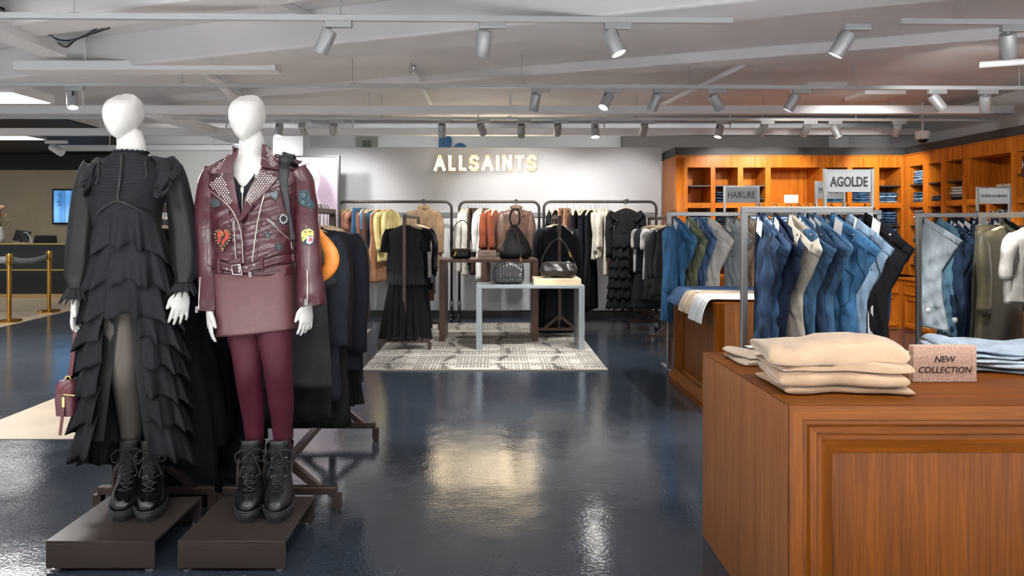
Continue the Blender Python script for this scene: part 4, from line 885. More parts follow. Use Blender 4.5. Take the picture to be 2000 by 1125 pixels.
# small print on the black tee
# ================================================================ jeans hung by one corner of the waistband
TAGM = mat((232,231,228), .7); SHOOK = mat((70,70,72), .3, 1)
def jm(c, var=.2): return denim(c, var)
JC = {'dark': jm((42,60,84),.3), 'navy': jm((30,42,66)), 'mid': jm((66,98,130),.28), 'bright': jm((62,108,148),.25), 'light': jm((140,166,190)), 'pale': jm((190,204,214), .1), 'white': fab((222,220,212), .06), 'ecru': fab((204,196,180), .08),
      'black': fab((30,29,34)), 'grey': fab((150,160,166), .1), 'taupe': fab((162,140,122), .1), 'tan': fab((196,170,140), .1), 'olive': fab((112,120,96), .3), 'blue': jm((80,108,148), .14), 'teal': jm((98,138,160))}
ROWS_J = [(0,(0,-.035),(.26,-.27)),(.06,(-.012,-.09),(.235,-.32)),(.16,(-.03,-.2),(.2,-.42)),(.3,(-.035,-.4),(.13,-.56)),(.45,(-.02,-.6),(.12,-.72)),(.7,(-.01,-.86),(.125,-.92)),(1,(0,-1.1),(.13,-1.12))]
def jeans(loc, yaw, tone, lab, seed=0, L=1.0, W=1.0, flare=1.0, tagged=True, pocket=False, fray=False, rack_kind='pair of jeans', open_=.034):
    rn = random.Random(seed); p = [rn.uniform(0, 6.28) for _ in range(6)]; m = JC[tone] if isinstance(tone, str) else tone
    o = thing('hanging_jeans', lab, 'jeans', loc, math.radians(yaw))
    MB().tube([(0,0,-.05)]+[(.0, .02*sin(a), -.012-.02*cos(a)+.02-.008) for a in [lerp(.3, 4.3, i/8) for i in range(9)]], .003, 6).tube(smooth_path([(0,0,-.045),(.012,0,-.055),(.018,0,-.04),(.01,0,-.03)],4), .003, 5).build('hook', SHOOK, o, smooth=True)
    tw = rn.uniform(-.02,.02)
    def edge(t):
        a = interp([(r[0],)+r[1]+r[2] for r in ROWS_J], t); l, r = Vector((a[0]*W, a[1])), Vector((a[2]*W, a[3]))
        if t > .3:
            q = (t-.3)/.7; c = (l+r)/2; l = c+(l-c)*lerp(1, flare, q); r = c+(r-c)*lerp(1, flare, q)
        wob = .012*sin(7*t+p[0])*min(1, t*3); l.x += wob; r.x += wob*.7+.015*sin(5*t+p[1])*(t > .1)
        l.y *= L; r.y *= L; return l, r
    def pt(s, t, side, off=0):
        l, r = edge(t); q = l.lerp(r, s); bul = max(0, 1-(2*s-1)**2)**.55; d = lerp(open_, .022, min(1, t*2.5))+.008*t
        f = 1+.35*sin(5*s+4*t+p[2])+.22*sin(13*t+6*s+p[3]); cr = 1-.75*math.exp(-((s-.48)/.07)**2)*min(1, max(0, (t-.33)*6))
        wr = (.007*sin(38*t+9*s+p[4])+.006*sin(23*t-14*s+p[5]))*bul
        y = side*(d*f*bul*cr+off)+wr+tw*t*sin(3*t+p[0])
        return (q.x, y, q.y)
    def shell(n, t0, t1, off, ns=12):
        mb = MB(); rings = []
        for i in range(n+1):
            t = lerp(t0, t1, i/n); rg = [pt(j/ns, t, -1, off) for j in range(ns+1)]+[pt(j/ns, t, 1, off) for j in range(ns-1, 0, -1)]; rings.append(rg)
        return mb.loft(rings, True, False, t1 >= 1)
    shell(46, 0, 1, 0).build('denim_body', m, o, smooth=True, solid=.002)
    shell(3, 0, .062, .003).build('waistband', m, o, smooth=True, solid=.003)
    for s in (.2, .55, .82): mb = MB(); a, b = Vector(pt(s, .0, -1, .006)), Vector(pt(s, .068, -1, .006)); mb.obox(a, b, .012, .005, up=(0,1,0)); mb.build('belt_loop', m, o)
    bp = Vector(pt(.5, .03, -1, .006)); MB().ell(tuple(bp), (.009,.004,.009), 8, 5).build('button', CHROME, o, smooth=True)
    for side in (-1,):                                            # seams: fly, pocket mouths
        mb = MB()
        mb.tube([pt(lerp(.68,.98,i/8), .07+.12*(i/8)**.6, side, .003) for i in range(9)], .0022, 5); mb.tube([pt(.5, t, side, .002) for t in (.07,.12,.17,.22)], .002, 5)
        mb.build('pocket_seam', JC['navy'] if tone not in ('white','ecru','pale','grey','tan','taupe') else fab((176,172,164)), o, smooth=True)
    if pocket:
        mb = MB(); ps = [(.35,.22),(.8,.22),(.82,.36),(.58,.42),(.35,.36),(.35,.22)]
        mb.tube([pt(a, b, -1, .003) for k in range(5) for a, b in [(lerp(ps[k][0],ps[k+1][0],i/4), lerp(ps[k][1],ps[k+1][1],i/4)) for i in range(4)]], .0025, 5); mb.build('back_pocket', JC['navy'], o, smooth=True)
    if tagged:
        a = Vector(pt(.12, .01, -1, .008)); c, s_ = cos(.75), sin(.75); w_, h_ = .062, .088
        q = [a+Vector((c*x+s_*z*.2, -.004, -s_*x*.9+z)) for x, z in ((0,.004),(w_,.004),(w_,-h_),(0,-h_))]
        MB().prism(q, (0,-.0015,0)).build('paper_tag', TAGM, o)
    if fray:
        mb = MB()
        for i in range(40):
            s = rn.random(); a = Vector(pt(s, 1, rn.choice((-1,1)))); mb.tube([a, a+Vector((rn.uniform(-.01,.01),rn.uniform(-.006,.006),-rn.uniform(.01,.025)))], .0012, 3)
        mb.build('frayed_hem', TAGM, o)
    return o
def denim_row(items, Y, Z, where, seed=1):
    rn = random.Random(seed); names = {'dark':'dark blue','navy':'navy','mid':'mid blue','bright':'bright blue','light':'light blue','pale':'very pale','white':'white','ecru':'ecru','black':'black','grey':'pale grey','taupe':'taupe','tan':'tan','olive':'faded olive','blue':'blue','teal':'dusty blue'}
    cnt = {}; seen = {}
    for it in items: cnt[it[1]] = cnt.get(it[1], 0)+1
    for it in items:
        px, tone, yaw = it[:3]; kw = dict(it[3]) if len(it) > 3 else {}; seen[tone] = seen.get(tone, 0)+1; ex = kw.pop('ex', '')
        lab = names[tone]+' jeans '+ex+'on the '+where
        if cnt[tone] > 1: lab = ORD[seen[tone]-1]+' '+names[tone]+' jeans '+ex+'from the aisle on the '+where
        jeans((PX(px, Y), Y, Z), yaw, tone, lab, rn.randrange(999), **kw)
denim_row([(1480,'dark',-70,dict(W=1.1)), (1490,'mid',-48,dict(L=1.02,W=.8)), (1513,'navy',-72,dict(ex='with a big paper tag ')), (1541,'ecru',-74,dict(W=1.15,flare=1.5)), (1559,'mid',-62,dict(W=1.05,flare=.9)), (1577,'dark',-60,dict(W=1.05)), (1589,'mid',-60,dict(W=1.05)), (1624,'bright',-42,dict(W=1.1,flare=1.75,pocket=True,ex='with a back pocket ')), (1656,'light',-12,dict(W=1.05,ex='showing their button fly ',tagged=True)), (1690,'black',-14,dict(W=1.1,ex='with silver buttons '))], RA, RAH, 'front steel rack', 3)
denim_row([(1606,'mid',-70), (1616,'dark',-68), (1626,'mid',-72), (1637,'navy',-66), (1650,'taupe',-68,dict(flare=1.3)), (1664,'navy',-66), (1678,'dark',-60), (1692,'tan',-64,dict(flare=1.5)), (1706,'dark',-58)], RDY, PZ(410,RDY), 'half hidden rack', 4)
denim_row([(1318,'bright',-60,dict(W=1.1,flare=1.3)), (1341,'olive',-58,dict(flare=1.4,ex='with a white tag ')), (1363,'blue',-60,dict(W=.9,flare=1.3)), (1383,'white',-44,dict(flare=2.0,ex='with wide legs ')), (1420,'grey',-50,dict(flare=2.0,ex='with wide legs ')), (1437,'taupe',-55,dict(flare=1.4)), (1462,'tan',-50,dict(flare=1.5)), (1490,'mid',-60), (1516,'navy',-60)], RBY, RBH, 'rack behind the draped counter', 5)
denim_row([(1804,'pale',-24,dict(W=1.15,flare=1.35,L=.92,fray=True,ex='with frayed hems ',tagged=False)), (1833,'teal',-22,dict(W=1.1,flare=1.2,L=.98,tagged=False)), (1853,'dark',-58,dict(tagged=True)), (1867,'navy',-56), (1880,'dark',-50,dict(flare=1.2)), (1896,'navy',-52), (1908,'dark',-48,dict(flare=1.2)), (1921,'navy',-50), (1936,'dark',-46), (1952,'olive',-56,dict(tagged=False)), (1962,'black',-50,dict(tagged=False))], RCY, RCH, 'corner steel rack', 6)
def pin_tag(owner, pos, axis):
    o = MB().lathe([(.001,0),(.022,0),(.024,.008),(.012,.016),(.001,.017)], n=16, axis=axis).build('security_tag', TAGM, owner, smooth=True, angle=40); o['label'] = 'round white security tag'
    o.location = owner.matrix_basis.inverted() @ Vector(pos); o.rotation_euler[2] = -owner.rotation_euler[2]
for who, (px, py, Y) in (('very pale jeans with frayed', (1812,606,6.02)), ('dusty blue jeans', (1864,625,6.03))):
    pin_tag([o for o in COL.objects if str(o.get('label', '')).startswith(who)][0], P(px,py,Y), 'y')
# ---- denim jacket at the aisle end of the counter rack
garment('jacket', (PX(1316,6.5), 6.62, RBH), 1.2, 'blue denim jacket with a tan collar at the aisle end of the counter rack', JC['bright'], L=.9, seed=5, thick=1.2, hlab='dark hanger inside the blue denim jacket with tan collar')
# ---- knitwear rack at the picture edge
OLV, KN = mat((62,56,34), .6, 0, .15, 30, .3, 5, sheen=.2), fab((226,222,214))
rackful(GX, GH-.003, [(4.72,'trousers','chestnut brown leather trousers',mat((132,88,70),.5,0,.1,30,.1,4),dict(L=1.05,yaw=24,thick=1.4)), (4.95,'knit','charcoal mohair sweater',mat((72,72,72),.95,0,.5,120,.35,40,sheen=.4),dict(L=.95,yaw=26,slen=.8,wide=.9)), (5.15,'knit','cream fine knit top',KN,dict(L=.55,yaw=24,slen=.32,wide=1.15)), (5.4,'coat','olive velvet jacket',OLV,dict(L=.92,yaw=24,wide=1.1)), (5.53,'trousers','dark olive velvet trousers',OLV,dict(L=1.05,yaw=24,thick=1.6))], 'knitwear rack', 21)
# ================================================================ folded clothes
FOLDM = {}
def folded_mesh(var, m, w=.27, d=.3, h=.036):
    key = (var, m.name, w, d, h)
    if key in FOLDM: return FOLDM[key]
    rn = random.Random(var); p = [rn.uniform(0, 6.28) for _ in range(6)]; mb = MB(); rings = []; n = 15; NA = 26
    for i in range(n+1):
        u = sin((i/n-.5)*PI); u = math.copysign(abs(u)**.7, u); x = w/2*u; e = max(.0, 1-abs(u)**20)**.5; rg = []
        for j in range(NA):
            a = 2*PI*j/NA; ca, sa = cos(a), sin(a); y = d/2*math.copysign(abs(ca)**.35, ca); z = h/2*math.copysign(abs(sa)**.55, sa)
            z *= (.3+.7*e)*(1+.18*sin(4*u+p[0])); y *= 1+.03*sin(5*u+p[1]); z += .004*sin(9*u+p[2])*sin(6*y/d+p[3])
            if ca < -.55: y += .012*abs(sin(a*1.0+PI))**.3*(1 if abs(sa) > .35 else -1.3)         # fold line along the front edge
            rg.append((x+.006*sin(7*y/d+p[4]), y, z+h/2))
        rings.append(rg)
    mb.loft(rings); FOLDM[key] = mb.mesh('folded_cloth', m); return FOLDM[key]
TONE = {'B': (JC['mid'],'blue','jeans'), 'D': (JC['dark'],'dark blue','jeans'), 'K': (fab((48,48,52)),'black','jeans'), 'L': (JC['light'],'light blue','jeans'), 'W': (fab((226,226,226)),'white','jeans'), 'G': (fab((124,128,132)),'grey','jeans'), 'C': (fab((214,200,180)),'cream','trousers')}
SHN = {(0,1):'top shelf',(0,0):'second shelf',(1,1):'third shelf',(1,0):'fourth shelf',(2,1):'fifth shelf',(2,0):'sixth shelf'}
rs = random.Random(77)
def stack(key, tones, at=.5, msg=0.0):
    nm, ci, ri, si, lv = key; a, b, z = CUB[key]; u = lerp(a, b, at); z += .0008; n = len(tones); w_ = min(.3, abs(b-a)*.84)
    col_ = (ORD[6-ci] if nm == 'back' else ORD[ci])+' niche from corner'
    if (nm == 'back' and ci == 3) or (nm == 'side' and ci == 3): col_ = 'wide niche'+(' outer half' if (si == 1) == (nm == 'side') else ' corner half') if ri > 0 else ('wide niche' if at < .6 else 'wide niche far side')
    for k, c in enumerate(tones):
        m, cn, gn = TONE[c]; h = rs.uniform(.03,.045); me = folded_mesh(rs.randrange(4), m, round(w_,2), .3, .036)
        o = bpy.data.objects.new('folded_jeans' if gn == 'jeans' else 'folded_trousers', me); COL.objects.link(o)
        x, y, r = (u, FY+.2, 0) if nm == 'back' else (XR+.2, -u, -PI/2)
        o.location = (x+rs.uniform(-.008,.008), y+rs.uniform(-.012,.012), z); o.rotation_euler = (rs.uniform(-.02,.02)*msg, rs.uniform(-.03,.03)*(1+msg), r+rs.uniform(-.05,.05)*(1+3*msg)); o.scale.z = h/.036
        tag(o, 'folded %s %s, %s from top, %s, %s, %s' % (cn, gn, ORD[n-1-k], SHN[(ri,lv)], col_, 'back wall' if nm == 'back' else 'side wall'), gn, ('folded clothes on the %s of the %s shelving' % (SHN[(ri,lv)], nm))); z += h
for key, s in {(1,0,0,0):'DDKD', (2,0,0,0):'KDK', (4,0,0,0):'BBB', (5,0,0,0):'BBBBB', (6,0,0,0):'LBLB', (0,1,0,1):'DBB', (1,1,0,1):'KKDKK', (2,1,0,1):'BLL', (3,1,0,1):'LLLLL', (3,1,1,1):'KKKKK', (4,1,0,1):'GGKG', (5,1,0,1):'KGKK', (6,1,0,1):'DDBBB',
      (0,1,0,0):'KD', (1,1,0,0):'DD', (2,1,0,0):'BBL', (3,1,0,0):'LLBL', (3,1,1,0):'DDD', (5,1,0,0):'BDB', (6,1,0,0):'DBBBB', (0,2,0,1):'DDD', (1,2,0,1):'DBK', (2,2,0,1):'KKD', (3,2,0,1):'BBD', (6,2,0,1):'KD'}.items(): stack(('back',)+key, s)
for key, s in {(0,0,0,1):'BLLLL', (0,0,0,0):'BLBB', (1,0,0,0):'DD', (2,0,0,0):'KGWWW', (4,0,0,0):'BBLB', (0,1,0,1):'LWLWLW', (1,1,0,1):'KKKKK', (2,1,0,1):'KKKG', (3,1,0,1):'WWWW', (3,1,1,1):'BDBLB', (0,1,0,0):'BBLL', (1,1,0,0):'DDD', (2,1,0,0):'BBB', (4,1,0,1):'BBBB', (4,1,0,0):'DD', (0,2,0,1):'DBB', (1,2,0,1):'KD', (5,0,0,0):'BB'}.items(): stack(('side',)+key, s, msg=.8 if key[0] == 0 and key[1] == 0 else .2)
stack(('side',3,0,0,0), 'CCCC', .78); 
for k, (c, z) in enumerate(zip('DBL', (0,.04,.08))):
    m, cn, gn = TONE[c]; o = bpy.data.objects.new('folded_jeans', folded_mesh(k, m, .36, .4, .036)); COL.objects.link(o); o.location = (5.3, 9.67, ZB+z); o.scale.z = 1.1
    tag(o, 'folded %s jeans, %s from the top, on the worktop in the shelving corner' % (cn, ORD[2-k]), 'jeans', 'jeans on the corner worktop')
# ---- knitwear on the front counter
def knit_fold(name, lab, cat, c, w, d, layers, loc, rz, seed, m=None, slump=.5):
    """a folded garment: soft layers joined at rounded folds; wavy edges"""
    rn = random.Random(seed); m = m or mat(c, .95, 0, .25, 240, .05, 12, sheen=.5); t = thing(name, lab, cat, loc, rz); z = .0006
    for L_, (h, ins, dx_) in enumerate(layers):
        p = [rn.uniform(0, 6.28) for _ in range(8)]; NA, n = 40, 26; mb = MB(); rings = []
        for i in range(n+1):
            u = sin((i/n-.5)*PI); u = math.copysign(abs(u)**.75, u); e = max(0, 1-abs(u)**22)**.5; rg = []
            for j in range(NA):
                a = 2*PI*j/NA; ca, sa = cos(a), sin(a); y = (d/2-ins)*math.copysign(abs(ca)**.32, ca); x = (w/2-ins)*u+dx_
                zz = h/2*math.copysign(abs(sa)**.6, sa)*(.1+.9*e)
                y += .014*sin(3.1*u+p[0])+.008*sin(7*u+p[1]); x += .012*sin(4*y/d+p[2])
                if sa > 0: zz += slump*(.012*sin(2.6*u+p[3])+.010*sin(4.5*y/d+p[4])+.006*sin(8*u+5*y/d+p[5]))*(e**2)
                rg.append((x, y, z+h/2+zz))
            rings.append(rg)
        mb.loft(rings).build('folded_layer', m, t, smooth=True); z += h*.93
    return t
knit_fold('folded_sweater', 'cream folded sweater underneath the pair on the front counter', 'sweater', (196,166,134), .43, .29, [(.024,.004,.0),(.05,0,-.004)], (1.2, 2.49, TH+.0), -.05, 3, slump=.15)
knit_fold('folded_sweater', 'cream folded sweater on top of the pair, nearest the granite sign', 'sweater', (200,171,140), .45, .29, [(.022,.008,.006),(.078,-.004,-.006)], (1.195, 2.5, TH+.0705), -.08, 7, slump=1.0)
knit_fold('folded_sweater', 'pale yellow green folded sweater behind the cream pair on the front counter', 'sweater', (200,200,150), .27, .26, [(.026,0,0),(.03,.004,0)], (PX(1725,2.88), 2.9, TH), .06, 9, slump=.4)
tt = fab((186,170,150), .08)
knit_fold('folded_trousers', 'beige folded trousers at the back corner of the front counter', 'trousers', None, .31, .25, [(.014,0,0),(.013,.006,.006),(.012,.01,-.004)], (PX(1500,2.96), 2.96, TH), .12, 11, m=tt, slump=.5)
pj = JC['pale']
knit_fold('folded_jeans', 'pale blue folded jeans beside the granite sign, lower of two', 'jeans', None, .52, .34, [(.02,0,0),(.018,.004,.004),(.018,.002,0)], (2.08, 2.82, TH), -.42, 13, m=pj, slump=.3)
knit_fold('folded_jeans', 'pale blue folded jeans beside the granite sign, upper of two', 'jeans', None, .5, .32, [(.019,0,0),(.019,.004,.006)], (2.06, 2.835, TH+.056), -.36, 14, m=jm((176,192,208), .1), slump=.8)
mb = MB().prism([(-.05,0,0),(.03,0,0),(.04,.05,0),(-.04,.05,0)], (0,0,.001)); mb.build('price_ticket', TAGM, label='white price ticket on the beige folded trousers', cat='ticket', loc=(PX(1492,2.95), 3.0, TH+.048), rz=.3)
# ---- jeans draped over the second counter's edge
def draped(y0, y1, xin, drop, m, lab, seed):
    rn = random.Random(seed); p = [rn.uniform(0, 6.28) for _ in range(5)]; t = thing('draped_jeans', lab, 'jeans', (0,0,0)); X0 = 1.625
    path = [(xin, TH+.015), (xin-.2, TH+.018), (X0+.12, TH+.02), (X0+.03, TH+.022), (X0-.02, TH+.012), (X0-.055, TH-.04), (X0-.075, TH-drop*.6), (X0-.085, TH-drop)]
    path = smooth_path([(a, 0, b) for a, b in path], 4); N = len(path)-1
    for leg in range(2):
        ya, yb = (y0, y0+(y1-y0)*.52) if leg == 0 else (y0+(y1-y0)*.46, y1); rings = []
        for i, q in enumerate(path):
            v = i/N; d = (path[min(i+1,N)]-path[max(i-1,0)]).normalized(); nn = Vector((-d.z*-1, 0, -d.x)) ; nn = Vector((d.z, 0, -d.x)); nn = nn if nn.z >= 0 and v < .5 else (nn if nn.x < 0 else -nn) if v >= .5 else -nn
            rg = []
            for j in range(20):
                a = 2*PI*j/20; yy = (ya+yb)/2+(yb-ya)/2*(1+.12*v)*cos(a)+.012*sin(5*v+p[0]); th_ = .011*sin(a)*(1+.3*sin(3*a+p[1]))+.004*sin(8*yy*9+p[2])+leg*.004
                rg.append((q.x+nn.x*th_, yy+.02*v*v*(1 if leg else -1), q.z+nn.z*th_))
            rings.append(rg)
        MB().loft(rings).build('trouser_leg', m, t, smooth=True)
draped(5.2, 5.48, 2.3, .16, fab((222,226,228), .05), 'white jeans draped over the counter edge, nearest the viewer', 1)
draped(5.54, 5.78, 2.3, .13, fab((206,186,164), .08), 'beige jeans draped over the counter edge, the middle pair', 2)
draped(5.84, 6.16, 2.3, .10, JC['blue'], 'blue jeans draped over the counter edge, farthest from the viewer', 3)
pin_tag([o for o in COL.objects if str(o.get('label', '')).startswith('beige jeans draped')][0], (1.66, 5.66, TH+.03), 'z')
# ================================================================ mannequins
YM = 3.15; KM = YM/FPX
def W(px, py, Y=YM): return P(px, py, Y)
def Wx(px): return PX(px, YM)
def Wz(py): return PZ(py, YM)
def proj(px, py, surf):
    """the point of a body surface that is seen at picture point (px, py)"""
    Y = YM-.1
    for _ in range(4): x, z = PX(px, Y), PZ(py, Y); Y = surf(x, z)
    return PX(px, Y), PZ(py, Y)
SKIN = mat((206,205,202), .42, 0, .02, 60); HANDM = SKIN
def se(a, e): c, s = cos(a), sin(a); return math.copysign(abs(s)**e, s), -math.copysign(abs(c)**e, c)   # a from the front, positive to +x
def ring(cx, cy, z, rx, ry, n=32, e=1.0, ryb=None):
    out = []
    for j in range(n):
        x, y = se(2*PI*j/n, e); out.append((cx+rx*x, cy+(ry if y < 0 else (ryb or ry))*y, z))
    return out
HEADROWS = [(181.2,.10,.03,.03),(183,.34,.085,.05),(187,.56,.14,.075),(193,.75,.19,.095),(201,.89,.235,.11),(210,.97,.255,.118),(220,1.0,.258,.118),(230,.97,.258,.11),(238,.905,.256,.098),(246,.81,.252,.08),(253,.70,.245,.056),(260,.56,.236,.026),(265,.43,.225,.0),(269,.29,.21,-.02),(272,.13,.185,-.05)]
def head(mb, cx, dy, half, tilt=0, lean=0):
    """faceless egg head: wide crown, flattened face plane, narrow chin set forward"""
    k = .96; rings = []
    for py, f, ff, fb in HEADROWS:
        z = PZ(181+(py-181)*dy+lean, YM); rx = half*f; n = 36; c = .02; rg = []
        for j in range(n):
            a = 2*PI*j/n; x, y = se(a, .94); yy = (-(ff-.155)*k if y < 0 else (fb)*k) 
            rg.append((cx+rx*x+tilt*(py-225)/225, YM-.01+(abs(y)*yy if y < 0 else abs(y)*max(.01, yy)), z))
        rings.append(rg)
    mb.loft(rings)
def limb(mb, path, n=18, flat=1.0):
    pts = [P(p[0], p[1], p[3]) for p in path]; rr = [p[2] for p in path]; sp = smooth_path(pts, 4); r2 = []
    for i in range(len(rr)-1):
        for j in range(4): t = j/4; r2.append(lerp(rr[i], rr[i+1], t*t*(3-2*t)*.4+t*.6))
    r2.append(rr[-1]); mb.tube(sp, r2, n, flat=flat, up=(0,1,0)); return sp, r2
def hand(mb, wrist, d, s, n, k=1.0, curl=.5, spread=1.0):
    """palm and five fingers: d towards the fingertips, s towards the thumb, n out of the back of the hand"""
    wrist = Vector(wrist); d = Vector(d).normalized(); s = (Vector(s)-d*Vector(s).dot(d)).normalized(); n = d.cross(s) if d.cross(s).dot(Vector(n)) > 0 else s.cross(d)
    rings = []
    for t, w_, th in ((-.03,.021,.02),(0,.022,.018),(.02,.029,.0175),(.045,.036,.016),(.07,.039,.0145),(.09,.036,.011),(.098,.026,.006)):
        rings.append([wrist+d*t*k+s*(w_*k*cos(a))+n*(th*k*sin(a)) for a in [2*PI*j/14 for j in range(14)]])
    mb.loft(rings)
    for i, (o, L, sp) in enumerate(((.0295,.068,.12),(.0102,.078,.03),(-.0098,.072,-.06),(-.0288,.056,-.17))):
        p = wrist+d*.083*k+s*o*k; dr = (d+s*sp*spread).normalized(); pts = [p-dr*.015]; c = curl*(.55+.18*i)
        for q, sg in enumerate((.45,.32,.25)):
            a = c*(.25+.75*q)*.8; v = (dr*cos(a)-n*sin(a)); pts.append(pts[-1]+v*(L*sg*k+(.015 if q == 0 else 0)))
        mb.tube(smooth_path(pts, 3), [.0088*k, .0088*k,.0086*k,.0084*k,.0082*k,.0078*k,.0076*k,.0072*k,.0066*k,.0045*k], 10)
    p = wrist+d*.022*k+s*.022*k; v = (d*.75+s*.62-n*.2).normalized(); v2 = (d*.95+s*.2-n*.25).normalized()
    mb.tube(smooth_path([p-v*.012, p+v*.03*k, p+v*.03*k+v2*.026*k, p+v*.03*k+v2*.05*k], 3), [.013*k,.013*k,.0125*k,.012*k,.0112*k,.0105*k,.0098*k,.009*k,.008*k,.005*k], 10)
def torso(mb, rows, inset=0, n=40, e=.9):
    mb.loft([ring(Wx(c), YM, Wz(py), hw*KM-inset, d-inset, n, e) for py, c, hw, d in rows])
def mannequin_body(parent, build):
    mb = MB(); build(mb); o = mb.build('body', SKIN, parent, smooth=True)
    r = o.modifiers.new('skin', 'REMESH'); r.mode = 'VOXEL'; r.voxel_size = .0042; r.use_smooth_shade = True
    q = o.modifiers.new('soft', 'SMOOTH'); q.factor = .5; q.iterations = 4; return o
# ---- boots
LB = mat((16,16,18), .15, 0, .1, 26, spec=.6); LSOLE = mat((40,40,41), .6); LACE = mat((26,26,27), .8); TONGUE = mat((30,30,31), .55)
def boot(parent, foot, yaw, leather, patent=0, seed=1):
    t = thing('boot', None, None, foot, math.radians(yaw)); t.parent = parent; t.scale = (1.27, 1.15, 1.03); rn = random.Random(seed)
    def sec(z, yf, yb, w_, e=.85, lug=0, n=48):
        yc = (yf+yb)/2; L = (yb-yf)/2; out = []
        for j in range(n):
            a = 2*PI*j/n; x, y = se(a, e); k = 1-.10*max(0, -y)**2-.06*max(0, y); f = 1+(lug if (j//3) % 2 else 0)
            out.append((w_*x*k*f, yc+L*y*f, z))
        return out
    MB().loft([sec(0,-.197,.073,.050,lug=-.05), sec(.024,-.203,.077,.053,lug=-.05), sec(.0245,-.205,.078,.054), sec(.038,-.208,.079,.055), sec(.046,-.205,.077,.0535)]).build('sole', LSOLE, t, smooth=True, angle=35)
    up = [(.044,-.2,.072,.0505),(.06,-.199,.072,.051),(.075,-.19,.072,.0495),(.088,-.172,.071,.047),(.1,-.145,.07,.0455),(.112,-.118,.068,.044),(.126,-.096,.066,.043),(.145,-.08,.064,.042),(.17,-.068,.062,.0425),(.2,-.063,.06,.044),(.235,-.062,.06,.0465),(.262,-.064,.062,.0485),(.268,-.062,.06,.0475)]
    def wob(s_, i): return [(x+.0012*sin(40*y+i), y, z+.0015*sin(30*x+i)) for x, y, z in s_]
    MB().loft([wob(sec(z, a, b, w_, .9), i) for i, (z, a, b, w_) in enumerate(up)], cap1=False).build('upper', leather, t, smooth=True)
    yf = lambda z: interp([(u[0], u[1]) for u in up], z)[0]
    MB().tube([(x, y, .047) for x, y, z in sec(.047,-.204,.076,.053)], .003, 6, closed=True).build('welt', LSOLE, t, smooth=True)
    if patent: MB().loft([sec(.05+.0,-.2025,-.12,.0515,.8), sec(.068,-.198,-.12,.05,.8), sec(.083,-.18,-.12,.047,.8), sec(.093,-.155,-.122,.04,.8)]).build('toe_cap', mat((9,9,10), .16), t, smooth=True)
    mb = MB(); mb.grid(lambda u, v: ((u-.5)*lerp(.045,.064,v), yf(lerp(.16,.262,v))-.006+.018*(abs(u-.5)*2)**2-(.004 if v > .8 else 0), lerp(.16,.30,v)), 8, 8); mb.build('tongue', TONGUE, t, smooth=True, solid=.006)
    zs = [.108+.0185*i for i in range(9)]; mb = MB()
    for i, z in enumerate(zs):
        y = yf(z)-.009; h = .021
        mb.tube([(-h, y+.01, z+.003), (-h*.4, y-.001, z), (h*.4, y-.001, z), (h, y+.01, z+.003)], .0034, 6)
        if i < 8:
            y2 = yf(zs[i+1])-.008
            for s in (-1, 1): mb.tube([(s*h, y+.006, z), (0, (y+y2)/2-.006, (z+zs[i+1])/2+.002), (-s*h, y2+.006, zs[i+1])], .003, 6)
    zt, yt = zs[-1], yf(zs[-1])-.014
    for s in (-1, 1):
        mb.tube(smooth_path([(0,yt,zt),(s*.025,yt-.012,zt+.012),(s*.05,yt-.006,zt-.012),(s*.04,yt-.008,zt-.045),(s*.015,yt-.014,zt-.02),(0,yt-.004,zt)], 5), .003, 6)
        mb.tube(smooth_path([(0,yt,zt),(s*.012,yt-.012,zt-.02),(s*.03,yt-.016,zt-.07),(s*.034,yt-.02,zt-.1)], 5), .0028, 6)
    mb.build('laces', LACE, t, smooth=True)
    mb = MB(); [mb.ell((s*.024, yf(z)-.0005+.004, z+.003), (.004,.004,.004), 8, 5) for z in zs[2::2] for s in (-1, 1)]; mb.build('eyelets', CHROME, t, smooth=True)
    MB().tube([(0,.062,.25),(0,.075,.268),(0,.066,.285),(0,.06,.262)], .004, 6, flat=2).build('pull_tab', LACE, t, smooth=True); return t
# ---- plinths
PLM = mat((70,61,57), .34, .35, .03, 30)
def plinth(px0, px1, lab, rod):
    x0, x1 = PX(px0, 2.812), PX(px1, 2.812); y0, y1, H = 2.812, 3.275, .125; t = thing('mannequin_plinth', lab, 'plinth', (0,0,0))
    MB().box(x0, x1, y0, y1, H-.012, H).build('top_plate', PLM, t, bevel=.002)
    MB().box(x0, x1, y0, y0+.012, .014, H-.0125).build('front_apron', PLM, t, bevel=.002); MB().box(x0, x1, y1-.012, y1, .014, H-.0125).build('rear_apron', PLM, t)
    MB().box(x0, x0+.004, y0+.0125, y1-.0125, .03, H-.0125).build('side_apron', PLM, t)
    for x in (x0+.03, x1-.03):
        for y in (y0+.025, y1-.025): MB().lathe([(.001,0),(.017,0),(.017,.006),(.006,.008),(.006,.02),(.001,.02)], (x,y,0), 12).build('levelling_foot', STEEL, t)
    r = [P(a, b, 3.235) for a, b in rod]; r[0].z = H; MB().tube(smooth_path(r, 5), .009, 10).lathe([(.001,0),(.018,0),(.018,.006),(.001,.008)], tuple(r[0]), 14).build('support_rod', BRONZE, t, smooth=True)
    return x0, x1
plinth(89, 301, 'low bronze metal plinth under the mannequin in the black ruffle dress', [(223,965),(223,925),(238,900),(250,893)])
plinth(347, 557, 'low bronze metal plinth under the mannequin in the burgundy jacket', [(466,968),(466,905),(482,888),(490,885)])
PT = .1255
